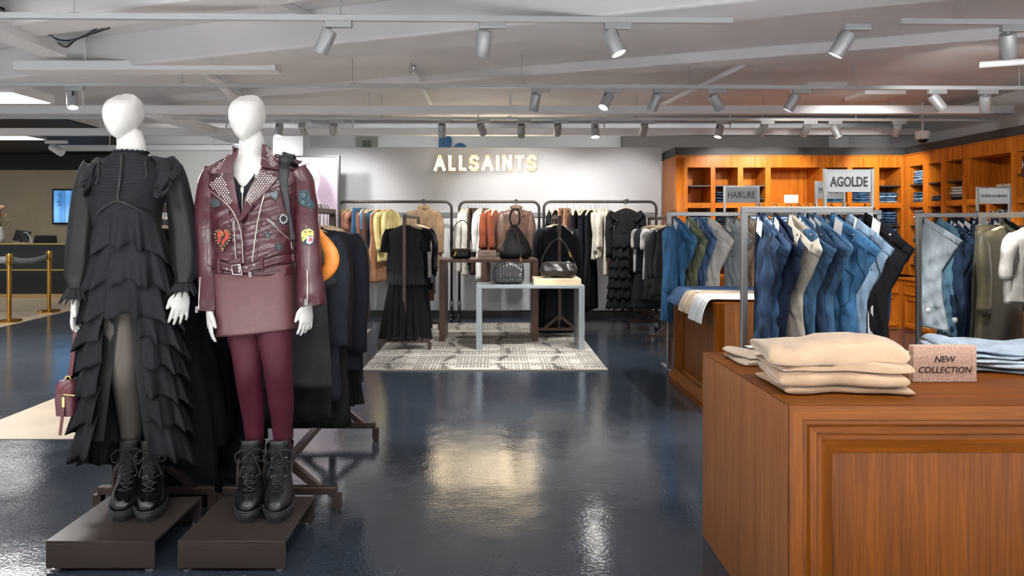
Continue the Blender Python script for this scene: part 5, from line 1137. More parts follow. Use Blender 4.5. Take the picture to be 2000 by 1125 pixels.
# ================================================================ mannequin in the black dress
m1 = thing('mannequin', 'white faceless mannequin in a black tiered ruffle dress and black patent boots', 'mannequin', (0,0,0))
ROWS1 = [(296,254,27,.062),(304,253,31,.064),(312,252,47,.07),(321,252,64,.078),(333,252,72,.088),(350,251,73,.1),(370,249,72,.115),(386,248,70,.124),(402,247,66,.116),(425,248,62,.1),(455,251,59,.096),(485,252,63,.106),(520,253,70,.122),(560,255,76,.13),(598,256,74,.12),(608,256,60,.10)]
LEG1 = [(240,590,.085,3.14),(243,640,.088,3.12),(245,690,.072,3.10),(246,725,.0585,3.095),(250,758,.056,3.13),(254,795,.0545,3.165),(256,835,.042,3.185),(257,868,.036,3.19),(257,925,.034,3.195),(256,965,.033,3.19)]
LEG1B = [(276,590,.085,3.18),(288,640,.083,3.19),(294,690,.066,3.18),(297,725,.054,3.17),(300,765,.052,3.2),(302,805,.05,3.215),(304,845,.041,3.22),(305,880,.036,3.22),(304,925,.034,3.215),(303,965,.033,3.21)]
ARM1L = [(192,332,.05,3.15),(179,352,.048,3.15),(170,400,.042,3.16),(163,455,.038,3.15),(158,510,.034,3.12),(152,560,.025,3.09),(150,582,.023,3.08)]
ARM1R = [(316,328,.05,3.15),(334,348,.048,3.15),(348,400,.042,3.16),(358,455,.038,3.15),(360,510,.034,3.11),(359,550,.025,3.08),(358,572,.023,3.07)]
def b1(mb):
    head(mb, Wx(243), 1.0, .0755, -.045)
    mb.loft([ring(Wx(a), YM+.02, Wz(b), c*KM, d_, 28) for a, b, c, d_ in ((249,252,20,.045),(250,268,25,.054),(253,284,26.5,.058),(253,298,28,.062),(253,310,36,.066))])
    torso(mb, ROWS1, .012); limb(mb, LEG1); limb(mb, LEG1B); limb(mb, ARM1L); limb(mb, ARM1R)
    hand(mb, P(150,578,3.08), (-.06,-.1,-1), (.25,-1,0), (-1,-.25,0), 1.0, .55)
    hand(mb, P(358,566,3.07), (-.12,-.08,-1), (-.75,-.66,0), (.66,-.75,0), 1.0, .5)
mannequin_body(m1, b1)
HOSE = mat((82,76,70), .5, 0, .05, 300, .1, 3, spec=.3)
for path in (LEG1, LEG1B): mb = MB(); limb(mb, [(a, b, r+.0035, y) for a, b, r, y in path], 24); mb.build('stocking', HOSE, m1, smooth=True)
DR = mat((19,20,25), .72, 0, .2, 260, .1, 8, spec=.22); DRP = mat((15,16,20), .65)
def surf1(x, z):
    py = CY-(z-HC)*FPX/YM; c, hw, d = interp([(r[0],)+r[1:] for r in ROWS1], py); q = min(.995, abs(x-Wx(c))/(hw*KM+.004)); return YM-(d+.004)*(1-q**2.2)**(1/2.2)
mb = MB(); rows = [r for r in ROWS1 if r[0] >= 300]; N = 70; rings = []
for i in range(N+1):                                                # ruched bodice
    py = lerp(300, 470, i/N); c, hw, d = interp([(r[0],)+r[1:] for r in ROWS1], py); rg = []
    for j in range(60):
        a = 2*PI*j/60; x, y = se(a, .9); ru_ = .006*sin(py*.95+3*x*x*4+1.2*sin(x*7))*(1 if 312 < py < 402 else .25)*(abs(x) < .8)*max(0, -y) 
        rg.append((Wx(c)+(hw*KM+.004)*x, YM+(d+.004+ru_+.012*max(0, 1-((py-385)/28)**2)*math.exp(-((abs(x)-.45)/.25)**2)*(y < 0))*y, Wz(py)))
    rings.append(rg)
mb.loft(rings, True, False, False).build('bodice', DR, m1, smooth=True)
def line1(pts, r, nm, off=.004):
    q = smooth_path([(x, 0, z) for x, z in (proj(a, b, surf1) for a, b in pts)], 6); MB().tube([(v.x, surf1(v.x, v.z)-off-r*.5, v.z) for v in q], r, 8).build(nm, DRP, m1, smooth=True)
line1([(240,303),(238,330),(235,360),(233,393)], .006, 'front_placket')
line1([(196,312),(194,340),(188,360)], .004, 'yoke_piping'); line1([(292,308),(288,335),(286,352)], .004, 'yoke_piping')
line1([(193,418),(201,409),(216,399),(232,393),(256,401),(285,417),(310,436)], .0055, 'waist_piping', .008)
mb = MB(); tier(mb, ell_at(Wx(253),YM+.01,Wz(303),.063,.064), ell_at(Wx(254),YM+.01,Wz(295),.068,.07), .0035, 19, 2, nu=200, nv=3, closed=True, hem=.003, jag=.3); mb.build('neck_frill', DR, m1, smooth=True, solid=.003)
# shoulder ruffles
for s, IN, OUT in ((1, [(290,306,3.16),(304,315,3.08),(306,340,3.05),(300,365,3.045),(297,384,3.05)], [(318,306,3.2),(352,328,3.1),(338,352,3.03),(326,372,3.0),(314,388,3.03)]), (-1, [(212,310,3.16),(198,320,3.08),(190,345,3.06),(184,365,3.06),(182,378,3.08)], [(186,312,3.2),(158,338,3.1),(160,358,3.03),(164,372,3.02),(170,382,3.05)])):
    for lay in range(2):
        I = smooth_path([P(*p) for p in IN], 10); O = smooth_path([P(*p) for p in OUT], 10); n = len(I)-1; ph = lay*1.7+s
        def fn(u, v):
            i = min(n-1, int(u*n)); t = u*n-i; a = I[i].lerp(I[i+1], t); b = O[i].lerp(O[i+1], t); a = a.lerp(b, .22*lay); b = a.lerp(b, 1-.3*lay) if lay else b
            q = a.lerp(b, v); w_ = sin(u*17+ph)+.4*sin(u*31+ph*2); return (q.x+s*.006*v*cos(u*17+ph), q.y-.017*w_*v-.016*v*(1-v)-.012*lay, q.z-.012*w_*v*v+.008*v*(1-v))
        mb = MB(); mb.grid(fn, 70, 6); mb.build('shoulder_ruffle', DR, m1, smooth=True, solid=.003)
SHEERD = mat((15,15,18), .5, 0, .1, 200, alpha=.94, spec=.3)
def sleeve1(path, cuff):
    mb = MB(); sp, rr = limb(MB(), path); rn = random.Random(len(sp)); rings = []
    N = len(sp)
    for i, p in enumerate(sp):
        d = (sp[min(i+1,N-1)]-sp[max(i-1,0)]).normalized(); x = d.cross(Vector((0,1,0))).normalized(); y = d.cross(x); t = i/(N-1)
        rings.append([p+x*(rr[i]*cos(a)*(1+.07*t*sin(7*a+1)))+y*(rr[i]*.85*sin(a)*(1+.07*t*sin(7*a+1))) for a in [2*PI*j/40 for j in range(40)]])
    mb.loft(rings, True, False, False).build('sleeve', SHEERD, m1, smooth=True)
    (a, b, Y), (c, d_, Y2) = cuff; A, B = P(a, b, Y), P(c, d_, Y2); mb = MB(); tier(mb, ell_at(A.x,A.y,A.z,.036,.034), ell_at(B.x,B.y,B.z,.05,.045), .008, 14, 5, nu=110, nv=4, closed=True); mb.build('cuff_ruffle', DR, m1, smooth=True, solid=.0025)
sleeve1([(186,322,.05,3.15),(176,345,.056,3.15),(168,390,.06,3.15),(163,440,.062,3.14),(159,490,.065,3.12),(154,535,.058,3.1),(151,556,.038,3.09),(151,566,.036,3.09)], ((151,562,3.09),(149,586,3.08)))
sleeve1([(322,318,.05,3.15),(338,342,.056,3.15),(350,390,.058,3.15),(359,440,.064,3.14),(364,490,.068,3.11),(364,530,.056,3.09),(360,546,.038,3.08),(360,556,.036,3.08)], ((360,550,3.08),(358,572,3.07)))
# skirt: lining and flounces, shorter at the front, open below the knee line
TI = [((396,444,452),(482,532,560),0,.148,.185,11), ((462,505,530),(553,598,625),0,.168,.212,12), ((530,570,600),(618,648,680),0,.19,.226,12), ((600,625,650),(660,700,722),.30,.205,.238,13), ((640,675,700),(712,742,765),.33,.215,.244,13), ((700,722,742),(770,792,812),.35,.222,.25,14), ((752,772,790),(826,846,862),.37,.228,.256,14), ((808,826,842),(892,904,912),.40,.232,.264,15)]
SC = [(390,250),(480,252),(600,254),(700,254),(800,255),(910,257)]
def zf(tr, a): k = (1-cos(a))/2; f, s_, b = tr; py = (f+(s_-f)*min(1, k*2)) if k < .5 else s_+(b-s_)*(k*2-1); return py
for i, (tp, bt, gap, r0, r1, wv) in enumerate(TI):
    def top(a, tp=tp, r=r0): py = zf(tp, a); cx = interp(SC, py)[0]; Y = YM-r*.78*cos(a)+.012; return (PX(cx, lerp(Y, YM, .4))+r*sin(a)*.97, Y, PZ(py, Y))
    def bot(a, bt=bt, r=r1): py = zf(bt, a); cx = interp(SC, py)[0]; Y = YM-r*.78*cos(a)+.012; return (PX(cx, lerp(Y, YM, .4))+r*sin(a), Y, PZ(py, Y))
    mb = MB(); g = gap
    if g: tier(mb, top, bot, .016, wv*.95, 40+i, g*1.1, 2*PI-g*1.25, nu=260, nv=10, jag=.45, hem=.009, lift=.8)
    else: tier(mb, top, bot, .016, wv, 40+i, nu=260, nv=10, closed=True, jag=.45, hem=.011, lift=.8)
    mb.build('ruffle_tier', DR, m1, smooth=True, solid=.0025)
mb = MB()
def fnl(u, v):
    py = lerp(430, 862, v); g = .12+.3*max(0, (py-600)/260) if py > 600 else .0; a = lerp(g, 2*PI-g, u); r = lerp(.14,.235,v**.8)-.018; Y = YM-r*.78*cos(a)+.012; return (PX(interp(SC, py)[0], lerp(Y, YM, .4))+r*sin(a), Y, PZ(py, Y))
mb.grid(fnl, 60, 20); mb.build('lining', mat((14,14,17), .8, alpha=.95), m1, smooth=True)
boot(m1, P(257,0,3.2)*Vector((1,1,0))+Vector((0,0,PT)) if False else Vector((PX(257,3.2),3.205,PT)), 16, LB, 0, 1); boot(m1, Vector((PX(304,3.22),3.195,PT)), 20, LB, 0, 2)
# burgundy crossbody bag held by the strap
BURG = mat((86,40,48), .38, 0, .3, 60, .08, 10); GOLD = mat((220,176,96), .25, 1)
t = thing('crossbody_bag', 'small burgundy bag with gold zips hanging by its strap from the mannequin hand', 'bag', tuple(P(133,742,3.08))); B0 = P(133,742,3.08)
def bl(px, py, Y=3.08): return P(px, py, Y)-B0
MB().loft([[(x*1.0+bl(134,0).x-bl(133,0).x, y, z) for x, y, z in ring(0, 0, zz, rx, ry, 24, .6)] for zz, rx, ry in ((-.155,.035,.03),(-.15,.042,.042),(-.08,.045,.048),(-.02,.042,.044),(0,.032,.03))]).build('bag_body', BURG, t, smooth=True, angle=50)
mb = MB(); st = [bl(149,618,3.1), bl(146,660,3.1), bl(141,705,3.09), bl(137,735)]
for a, b in zip(st, st[1:]): mb.obox(a, b, .018, .004, up=(0,1,0))
mb.build('strap', BURG, t); MB().tube([bl(133,742)+Vector((.012*cos(a),0,.012*sin(a)+.005)) for a in [2*PI*i/14 for i in range(14)]], .0028, 6, closed=True).obox(bl(125,770,3.03), bl(147,772,3.03), .003, .008, up=(0,1,0)).obox(bl(124,776,3.03), bl(124,795,3.03), .01, .004, up=(0,1,0)).build('gold_hardware', GOLD, t)
MB().obox(bl(124,795,3.03), bl(117,850,3.02), .012, .004, up=(0,1,0)).build('zip_pull', BURG, t); MB().tube(smooth_path([bl(150,748),bl(128,752,3.04),bl(112,775,3.04)],5), .004, 6).build('side_tie', BURG, t, smooth=True)
# ================================================================ mannequin in the burgundy jacket
m2 = thing('mannequin', 'white faceless mannequin in a studded burgundy leather jacket, mini skirt and chunky boots', 'mannequin', (0,0,0))
ROWS2 = [(296,484,30,.062),(306,486,40,.068),(318,491,60,.078),(328,496,80,.086),(337,499,90,.092),(360,500,88,.108),(400,498,80,.126),(440,498,76,.13),(480,499,75,.126),(510,499,77,.128),(535,499,79,.132),(600,500,78,.125),(640,505,74,.11)]
E2 = .86; PW2 = 2/E2
def surf2(x, z, d0=0):
    py = CY-(z-HC)*FPX/YM; c, hw, d = interp([(r[0],)+r[1:] for r in ROWS2], py); q = min(.985, abs(x-Wx(c))/(hw*KM)); return YM-(d+d0)*(1-q**PW2)**(1/PW2)
LEG2 = [(466,600,.083,3.15),(479,650,.078,3.13),(483,690,.064,3.105),(485,722,.0575,3.095),(488,752,.054,3.125),(493,785,.052,3.155),(496,825,.044,3.185),(497,862,.037,3.195),(496,920,.034,3.2),(495,975,.033,3.2)]
LEG2B = [(528,590,.083,3.15),(536,645,.078,3.12),(540,688,.065,3.095),(543,720,.0585,3.09),(546,752,.055,3.12),(549,785,.053,3.15),(551,825,.044,3.18),(552,866,.037,3.19),(550,920,.034,3.195),(549,975,.033,3.195)]
ARM2L = [(422,345,.046,3.16),(409,390,.043,3.16),(403,450,.038,3.15),(408,520,.034,3.11),(412,580,.026,3.07),(411,606,.023,3.06)]
ARM2R = [(580,345,.046,3.16),(596,390,.043,3.16),(602,450,.038,3.15),(604,520,.034,3.11),(603,570,.026,3.07),(601,598,.023,3.06)]
def b2(mb):
    head(mb, Wx(484.5), 1.02, .0765, -.03, 2)
    mb.loft([ring(Wx(a), YM+.02, Wz(b), c*KM, d_, 28) for a, b, c, d_ in ((489,254,18,.042),(489,270,23,.052),(489,288,24.5,.056),(487,304,28,.06),(488,316,38,.066))])
    torso(mb, ROWS2, .02); limb(mb, LEG2); limb(mb, LEG2B); limb(mb, ARM2L); limb(mb, ARM2R)
    hand(mb, P(410,604,3.06), (.05,-.08,-1), (.5,-.87,0), (-.87,-.5,0), .92, .6)
    hand(mb, P(600,592,3.06), (-.03,-.06,-1), (-.6,-.8,0), (.8,-.6,0), .92, .7)
mannequin_body(m2, b2)
TIGHT = mat((62,16,30), .6, 0, .05, 300, .12, 3, spec=.25)
for path in (LEG2, LEG2B): mb = MB(); limb(mb, [(a, b, r+.003, y) for a, b, r, y in path], 24); mb.build('tights', TIGHT, m2, smooth=True)
def lmat(name, c, rough, bs=.3):
    m, nt, b = nodes(name); L = nt.links.new; tc = put(nt, 'ShaderNodeTexCoord'); n = put(nt, 'ShaderNodeTexNoise', Scale=14.0, Detail=5.0, Distortion=1.2); L(tc.outputs['Object'], n.inputs['Vector'])
    v = put(nt, 'ShaderNodeTexVoronoi', Scale=260.0); L(tc.outputs['Object'], v.inputs['Vector'])
    r = put(nt, 'ShaderNodeValToRGB'); L(n.outputs['Fac'], r.inputs[0]); r.color_ramp.elements[0].color = RGB(tuple(x*.8 for x in c)); r.color_ramp.elements[1].color = RGB(tuple(min(255,x*1.15) for x in c)); L(r.outputs[0], b.inputs['Base Color'])
    bp = put(nt, 'ShaderNodeBump', Strength=bs, Distance=.012); L(n.outputs['Fac'], bp.inputs['Height']); b2_ = put(nt, 'ShaderNodeBump', Strength=.12, Distance=.001); L(v.outputs['Distance'], b2_.inputs['Height']); L(bp.outputs[0], b2_.inputs['Normal']); L(b2_.outputs[0], b.inputs['Normal'])
    b.inputs['Roughness'].default_value = rough; b.inputs['Specular IOR Level'].default_value = .55; return m
LJ = lmat('burgundy_leather', (60,25,32), .28); LSK = lmat('burgundy_skirt_leather', (86,52,55), .42, .12); SILVER = mat((222,220,214), .22, 1); ZIPT = mat((206,200,190), .35, .8); PB = mat((44,52,58), .75, 0, .3, 150, .25, 60); SEAM = mat((66,30,36), .6)
# mini skirt
sk = [(515,498,76,.122),(545,498,77,.127),(580,500,78,.128),(615,504,79,.126),(645,508,78.5,.124)]
mb = MB(); rings = []
for i in range(31):
    py = lerp(515, 645, i/30); c, hw, d = interp(sk, py); t = i/30
    rings.append([(x, y+.004*sin(3*t+x*9), z+.018*t*((x-Wx(c))/(hw*KM))+.012*t*(y < YM)*0) for x, y, z in ring(Wx(c)+.003*sin(4*t), YM, Wz(py), hw*KM, d, 64, .74)])
so = mb.loft(rings, True, False, False).build('mini_skirt', LSK, m2, smooth=True, solid=.004)
def fsk(x, z, o=.002): py = CY-(z-HC)*FPX/YM; c, hw, d = interp(sk, py); q = min(.98, abs(x-Wx(c))/(hw*KM)); return YM-d*(1-q**(2/.74))**(.37)-o
MB().tube([(x, fsk(x, z), z) for x, z in (proj(lerp(495,496,i/12), lerp(530,636,i/12), fsk) for i in range(13))], .0022, 6).build('centre_seam', SEAM, so)
# jacket
jk = thing('jacket', None, None); jk.parent = m2
OPEN = [(300,444,524),(318,450,517),(340,457,509),(367,463,500),(415,470,483),(436,476,479)]
mb = MB(); NV, NU = 60, 72
def fj(u, v):
    py = lerp(303, 533, v); c, hw, d = interp([(r[0],)+r[1:] for r in ROWS2], py)
    sh = lambda p_: CX+(p_-CX)*(1-(d-.02)/YM)
    if py < 436: xl, xr = [sh(p_) for p_ in interp(OPEN, py)]
    else: xl = xr = sh(477.5)
    def ang(x): q = max(-.995, min(.995, (x-c)/hw)); return math.copysign(math.asin(abs(q)**(1/E2)), q)
    a0, a1 = ang(xr), 2*PI+ang(xl); a = lerp(a0, a1, u); x, y = se(a, E2); wr = .004*sin(py*.16+5*x)*sin(7*x+py*.05)+.0025*sin(py*.35+9*x)
    bl_ = .010*max(0, (py-480)/50)
    return (Wx(c)+(hw*KM+wr*.6)*x, YM+(d+wr+bl_*.3)*y, Wz(py)-.006*v*x)
mb.grid(fj, NU, NV).build('jacket_body', LJ, jk, smooth=True, solid=.004)
J = lambda x, y: (390+x/5.624, 280+y/5.624)                         # close-up picture coordinates
J2 = lambda x, y: (390+x/5.112, 440+y/5.112)
def wp(pts, surf=surf2): return [proj(a, b, surf) for a, b in pts]
def lay(pts, nm, m, off, th=.004, res=.01, parent=jk, surf=surf2, **kw):
    mb = MB(); surf_patch(mb, wp(pts, surf), surf, off, th, res); return mb.build(nm, m, parent, smooth=True, angle=35, **kw)
def line2(pts, r, nm, m, off=.004, parent=jk, surf=surf2, flat=1, k=5):
    q = smooth_path([(x, 0, z) for x, z in (proj(a, b, surf) for a, b in pts)], k); return MB().tube([(v.x, surf(v.x, v.z)-off, v.z) for v in q], r, 8, flat=flat).build(nm, m, parent, smooth=True)
# black zip top under the jacket
top_ = lay([(452,340),(458,348),(466,360),(473,366),(481,360),(490,348),(496,338),(494,390),(480,440),(470,440),(462,400)], 'zip_top', fab((36,38,42)), -.012, .005, parent=m2)
line2([(473.5,366),(473.5,380),(473,398),(472.5,418)], .002, 'top_zip', ZIPT, .0, parent=top_); lay([(471,366),(476,366),(475.5,376),(471.5,376)], 'zip_slider', SILVER, .0, .004, .004, parent=top_)
# lapels
LAPL = [J(*p) for p in ((385,330),(275,335),(195,395),(88,475),(160,545),(240,605),(340,690),(395,790),(450,872),(462,800),(432,650),(405,500),(385,400))]
LAPR = [J(*p) for p in ((690,280),(870,385),(790,480),(640,640),(560,740),(462,872),(455,815),(475,740),(505,640),(560,500),(660,330))]
ll = lay(LAPL, 'lapel', LJ, .009, .006); lr = lay(LAPR, 'lapel', LJ, .010, .006)
# collar leaves and stand
def surfc(x, z): return surf2(x, z)-.004-.02*max(0, min(1, (z-Wz(325))/.06))
COLL = [J(*p) for p in ((442,62),(430,130),(385,215),(380,325),(275,340),(150,342),(78,330),(78,278),(250,182),(390,110))]
COLR = [J(*p) for p in ((703,12),(745,22),(800,108),(850,165),(888,292),(800,282),(725,262),(684,245),(690,150))]
def csurf(cx, hw): 
    return lambda x, z: min(YM+.02, surf2(x, max(min(z, Wz(312)), 0))-.006) 
cl = lay(COLL, 'collar_leaf', LJ, .012, .006, surf=lambda x, z: min(surf2(x, z), YM-.045-.06*max(0,(z-Wz(338))/.09)*0)); cr = lay(COLR, 'collar_leaf', LJ, .012, .006, surf=lambda x, z: min(surf2(x, z), YM-.06))
mb = MB()
def stand(u, v):
    a = lerp(.95, 2*PI-.95, u); x, y = sin(a), -cos(a); r = lerp(.082, .074, v); py = lerp(326, 287, v); return (Wx(489)+r*1.08*x, YM+.015+r*y, Wz(py)-.0)
mb.grid(stand, 30, 5).build('collar_stand', LJ, jk, smooth=True, solid=.006)
def studs(poly, parent, off, surf=surf2, sp=5.1, r=.0042, shift=0):
    xs = [p[0] for p in poly]; ys = [p[1] for p in poly]; n = len(poly); mb = MB(); j = 0; y = min(ys)+1.5
    while y < max(ys):
        x = min(xs)+1.5+(j % 2)*sp/2
        while x < max(xs):
            c = False; k = n-1
            for i in range(n):
                if (ys[i] > y) != (ys[k] > y) and x < (xs[k]-xs[i])*(y-ys[i])/(ys[k]-ys[i])+xs[i]: c = not c
                k = i
            if c: X, Z = proj(x, y, surf); mb.ell((X, surf(X, Z)-off, Z), (r, r*.8, r), 8, 5)
            x += sp
        y += sp*.78; j += 1
    if mb.v: mb.build('studs', SILVER, parent, smooth=True)
studs([J(*p) for p in ((262,335),(318,470),(345,560),(380,672),(335,672),(150,490),(112,452),(200,388))], ll, .0165)
studs([J(*p) for p in ((692,305),(852,382),(745,490),(560,690),(535,640),(600,470),(655,350))], lr, .0175)
studs([J(*p) for p in ((145,312),(235,225),(330,150),(300,200),(215,300),(160,335))], cl, .0195, lambda x, z: min(surf2(x, z), YM-.045), 4.6, .0036)
studs([J(*p) for p in ((742,32),(775,75),(835,170),(858,262),(815,262),(775,200),(748,100))], cr, .0195, lambda x, z: min(surf2(x, z), YM-.06), 4.4, .0036)
# zips
line2([(406,366),(424,381),(440,394),(452,406),(461,420),(469,440),(474,462),(476,490),(477,514)], .0032, 'front_zip', ZIPT, .013, flat=.6)
line2([(518,377),(512,400),(506,425),(501,455),(497,485),(494,512)], .003, 'front_zip', ZIPT, .008, flat=.6)
line2([(458,440),(459,460),(460.5,485),(461.5,506)], .0022, 'pocket_zip', ZIPT, .006, flat=.7); lay([(456,431),(460.5,431),(460.5,446),(456,446)], 'zip_slider', SILVER, .006, .004, .004)
line2([(522.5,430),(532,437),(545,449),(556,459),(566,470),(571,487)], .003, 'pocket_zip', ZIPT, .007, flat=.7); lay([(522,428),(526,426),(540,437),(537,441)], 'zip_slider', SILVER, .008, .004, .004)
line2([(526,424),(545,438),(560,450),(570,462)], .002, 'pocket_seam', SEAM, .005)
for pts in ([(413,345),(412,400),(414,460),(416,500)], [(577,350),(573,400),(573,450),(574,500)], [(514,400),(509,440),(504,480),(501,508)], [(447,410),(449,450),(449,490)]): line2(pts, .0018, 'panel_seam', SEAM, .003)
# epaulette on the far shoulder
eb = thing('epaulette', None, None); eb.parent = jk
MB().obox(W(536,303,3.13), W(588,318,3.12), .03, .006, up=(0,-.5,1)).build('strap', LJ, eb, bevel=.002); MB().ell(tuple(W(548,303,3.115)), (.006,.005,.006), 10, 6).build('snap', SILVER, eb, smooth=True)
# sleeves
SL = [(424,335,.056,3.15),(412,365,.058,3.155),(406,410,.055,3.155),(405,455,.052,3.14),(407,500,.05,3.115),(409,550,.047,3.09),(409,585,.042,3.075),(408,607,.041,3.07)]
SR = [(574,333,.056,3.15),(588,362,.06,3.155),(596,410,.056,3.155),(600,455,.0525,3.14),(603,500,.053,3.115),(606,550,.057,3.09),(608,580,.06,3.075),(609,597,.061,3.07)]
def sleeve2(path):
    sp, rr = limb(MB(), path); rings = []; N = len(sp)
    for i, p in enumerate(sp):
        d = (sp[min(i+1,N-1)]-sp[max(i-1,0)]).normalized(); x = d.cross(Vector((0,1,0))).normalized(); y = d.cross(x); t = i/(N-1)
        rings.append([p+x*(rr[i]*cos(a)*(1+.035*sin(13*t*PI+3*cos(a))))+y*(rr[i]*.88*sin(a)*(1+.035*sin(11*t*PI+4*sin(a)))) for a in [2*PI*j/36 for j in range(36)]])
    MB().loft(rings, True, False, False).build('sleeve', LJ, jk, smooth=True, solid=.004)
    tab = [(q[1], q[0], q[2], q[3]) for q in path]
    def sf(x, z):
        py = CY-(z-HC)*FPX/3.1; c, r, y = interp([(a, b, cc, dd) for a, b, cc, dd in tab], py); q = min(.97, abs(x-PX(c, y))/r); return y-r*.9*sqrt(1-q*q)
    return sf
sfl, sfr = sleeve2(SL), sleeve2(SR)
def on_sleeve(pts, sf, nm, m, off, th=.003, res=.006, parent=jk):
    mb = MB(); surf_patch(mb, [(PX(a, 3.1), PZ(b, 3.1)) for a, b in pts], sf, off, th, res); return mb.build(nm, m, parent, smooth=True, angle=35)
def sline(pts, sf, r, nm, m, off): q = [(PX(a,3.08), 0, PZ(b,3.08)) for a, b in pts]; q = smooth_path(q, 4); return MB().tube([(v.x, sf(v.x, v.z)-off, v.z) for v in q], r, 7).build(nm, m, jk, smooth=True)
sline([(604,526),(606,550),(607.5,575),(608.5,590)], sfr, .0036, 'cuff_zip', ZIPT, .004); on_sleeve([(605,580),(611,580),(612,592),(605,592)], sfr, 'zip_slider', SILVER, .003, .005)
sline([(396,540),(395,560),(394,585),(393,604)], sfl, .003, 'cuff_zip', ZIPT, .003); on_sleeve([(390,596),(395,596),(395,608),(390,608)], sfl, 'zip_slider', SILVER, .004, .005)
# belt
bt = thing('belt', None, None); bt.parent = jk
BP = [(401,511),(418,514),(440,520),(468,527),(480,526),(500,520),(520,514),(548,507),(577,503)]
def fb(u, v):
    q = BPs[min(len(BPs)-1, int(u*(len(BPs)-1)+.5))]; py = q[1]+(v-.5)*17; x, z = proj(q[0], py, surf2); return (x, surf2(x, proj(q[0], q[1], surf2)[1])-.012, z)
BPs = [(v.x, v.y) for v in smooth_path([(a, b, 0) for a, b in BP], 5)]
MB().grid(fb, len(BPs)-1, 3).build('belt_strap', LJ, bt, smooth=True, solid=.007)
def at_b(px, py, o=.02): x, z = proj(px, py, surf2); return Vector((x, surf2(x, z)-o, z))
MB().tube([at_b(456,518), at_b(472,516), at_b(476,536), at_b(458,535)], .0035, 6, closed=True).tube([at_b(470,517,.024), at_b(472,535,.024)], .003, 6).build('buckle', SILVER, bt, smooth=True)
for px in (430.5, 514): a, b = (at_b(px,507,.018), at_b(px+1,533,.018)) if px < 500 else (at_b(px,500,.018), at_b(px+1,526,.018)); MB().obox(a, b, .014, .008, up=(0,1,0)).build('belt_loop', LJ, bt, bevel=.002)
for px, py in ((446,525),(456,527),(484,522),(499,517)): MB().lathe([(.002,0),(.005,0),(.005,.003),(.002,.003)], tuple(at_b(px,py,.016)), 10, axis='y').build('eyelet', SILVER, bt)
lay([(488,530),(494,530),(494.5,540),(488.5,540)], 'zip_pull', SILVER, .016, .004, .004)
# patches
def heart(c, w, h, tl=0):
    o = []
    for i in range(26):
        t = 2*PI*i/26; x = 16*sin(t)**3; y = 13*cos(t)-5*cos(2*t)-2*cos(3*t)-cos(4*t); x, y = x/32*w, -y/29*h; o.append((c[0]+x*cos(tl)-y*sin(tl), c[1]+x*sin(tl)+y*cos(tl)))
    return o
def star(c, r, tl=0): return [(c[0]+(r if i % 2 == 0 else r*.42)*sin(i*PI/5+tl), c[1]-(r if i % 2 == 0 else r*.42)*cos(i*PI/5+tl)) for i in range(10)]
def disc(c, rx, ry=None, n=18): return [(c[0]+rx*cos(2*PI*i/n), c[1]+(ry or rx)*sin(2*PI*i/n)) for i in range(n)]
GREYP = mat((92,98,106), .8, 0, .3, 150, .2, 60)
p_ = lay(heart((537.5,381), 18, 24, -.25), 'heart_patch', PB, .004, .003, .004); lay(heart((537.5,381), 14, 19, -.25), 'heart_face', GREYP, .0072, .002, .004, parent=p_)
for c, r, tl in (((524,459),10,.05),((546,482),11.5,.2)): p_ = lay(star(c, r, tl), 'star_patch', mat((24,28,32), .7), .004, .003, .004); lay(star(c, r*.62, tl), 'star_face', mat((58,74,78), .75), .0072, .0015, .003, parent=p_)
p_ = lay(disc((554.5,427.5),10,12), 'round_patch', mat((26,28,32), .7), .004, .003, .004)
for i in range(10): a = 2*PI*i/10; lay(disc((554.5+6.6*cos(a),427.5+8*sin(a)),1.5,2.2,8), 'embroidered_mark', mat((190,196,198), .6), .0072, .0015, .004, parent=p_)
p_ = lay([(414,385),(430,391),(433,402),(418,406),(412,398)], 'name_patch', PB, .004, .003, .004)
bh = lay([(a, b) for a, b in heart((437,466), 33, 44)], 'large_heart_patch', mat((30,28,30), .7), .005, .004, .005)
RED = mat((150,52,34), .75, 0, .3, 150, .2, 60)
for pl in ([(426,453),(436,450),(433,470),(428,476)], [(440,450),(449,454),(450,464),(440,474),(436,482),(434,472),(442,462)]): lay(pl, 'red_applique', RED, .0092, .002, .004, parent=bh)
mb = MB()
for a, b in heart((437,466), 30, 40): X, Z = proj(a, b, surf2); mb.ell((X, surf2(X, Z)-.011, Z), (.0032,.003,.0032), 7, 5)
mb.build('studs', mat((236,206,150), .25, 1), bh, smooth=True)
# sleeve patches
fl = on_sleeve([(584,378),(590,371),(598,371),(603,378),(604,388),(611,396),(613,412),(606,408),(600,404),(588,402),(583,392)], sfr, 'flower_patch', mat((40,62,70), .75, 0, .3, 150, .3, 60), .003)
for c, r in (((593,381),7),((592,395),6),((603,399),5)):
    for k in (1, .6, .25): on_sleeve(disc(c, r*k, r*k, 12), sfr, 'flower_ring', mat((70,104,112) if k == .6 else (30,44,50), .75), .0062+(1-k)*.002, .0015, .004, parent=fl)
tg = on_sleeve([(586,453),(591,447),(597,445),(606,444),(613,449),(615,460),(613,474),(607,479),(599,479),(592,474),(589,466)], sfr, 'tiger_patch', mat((40,44,60), .75), .003)
on_sleeve([(590,454),(594,449),(605,446),(612,451),(613,461),(605,460),(600,466),(594,472),(591,464)], sfr, 'tiger_fur', mat((204,184,104), .8, 0, .3, 150, .3, 120), .0062, .002, .004, tg)
on_sleeve([(602,462),(613,462),(612,473),(607,477),(601,474)], sfr, 'tiger_jaw', mat((170,186,216), .7), .0062, .0022, .004, tg); on_sleeve([(605,465),(611,464),(611,471),(606,472)], sfr, 'tiger_mouth', mat((206,70,56), .7), .0086, .001, .003, tg)
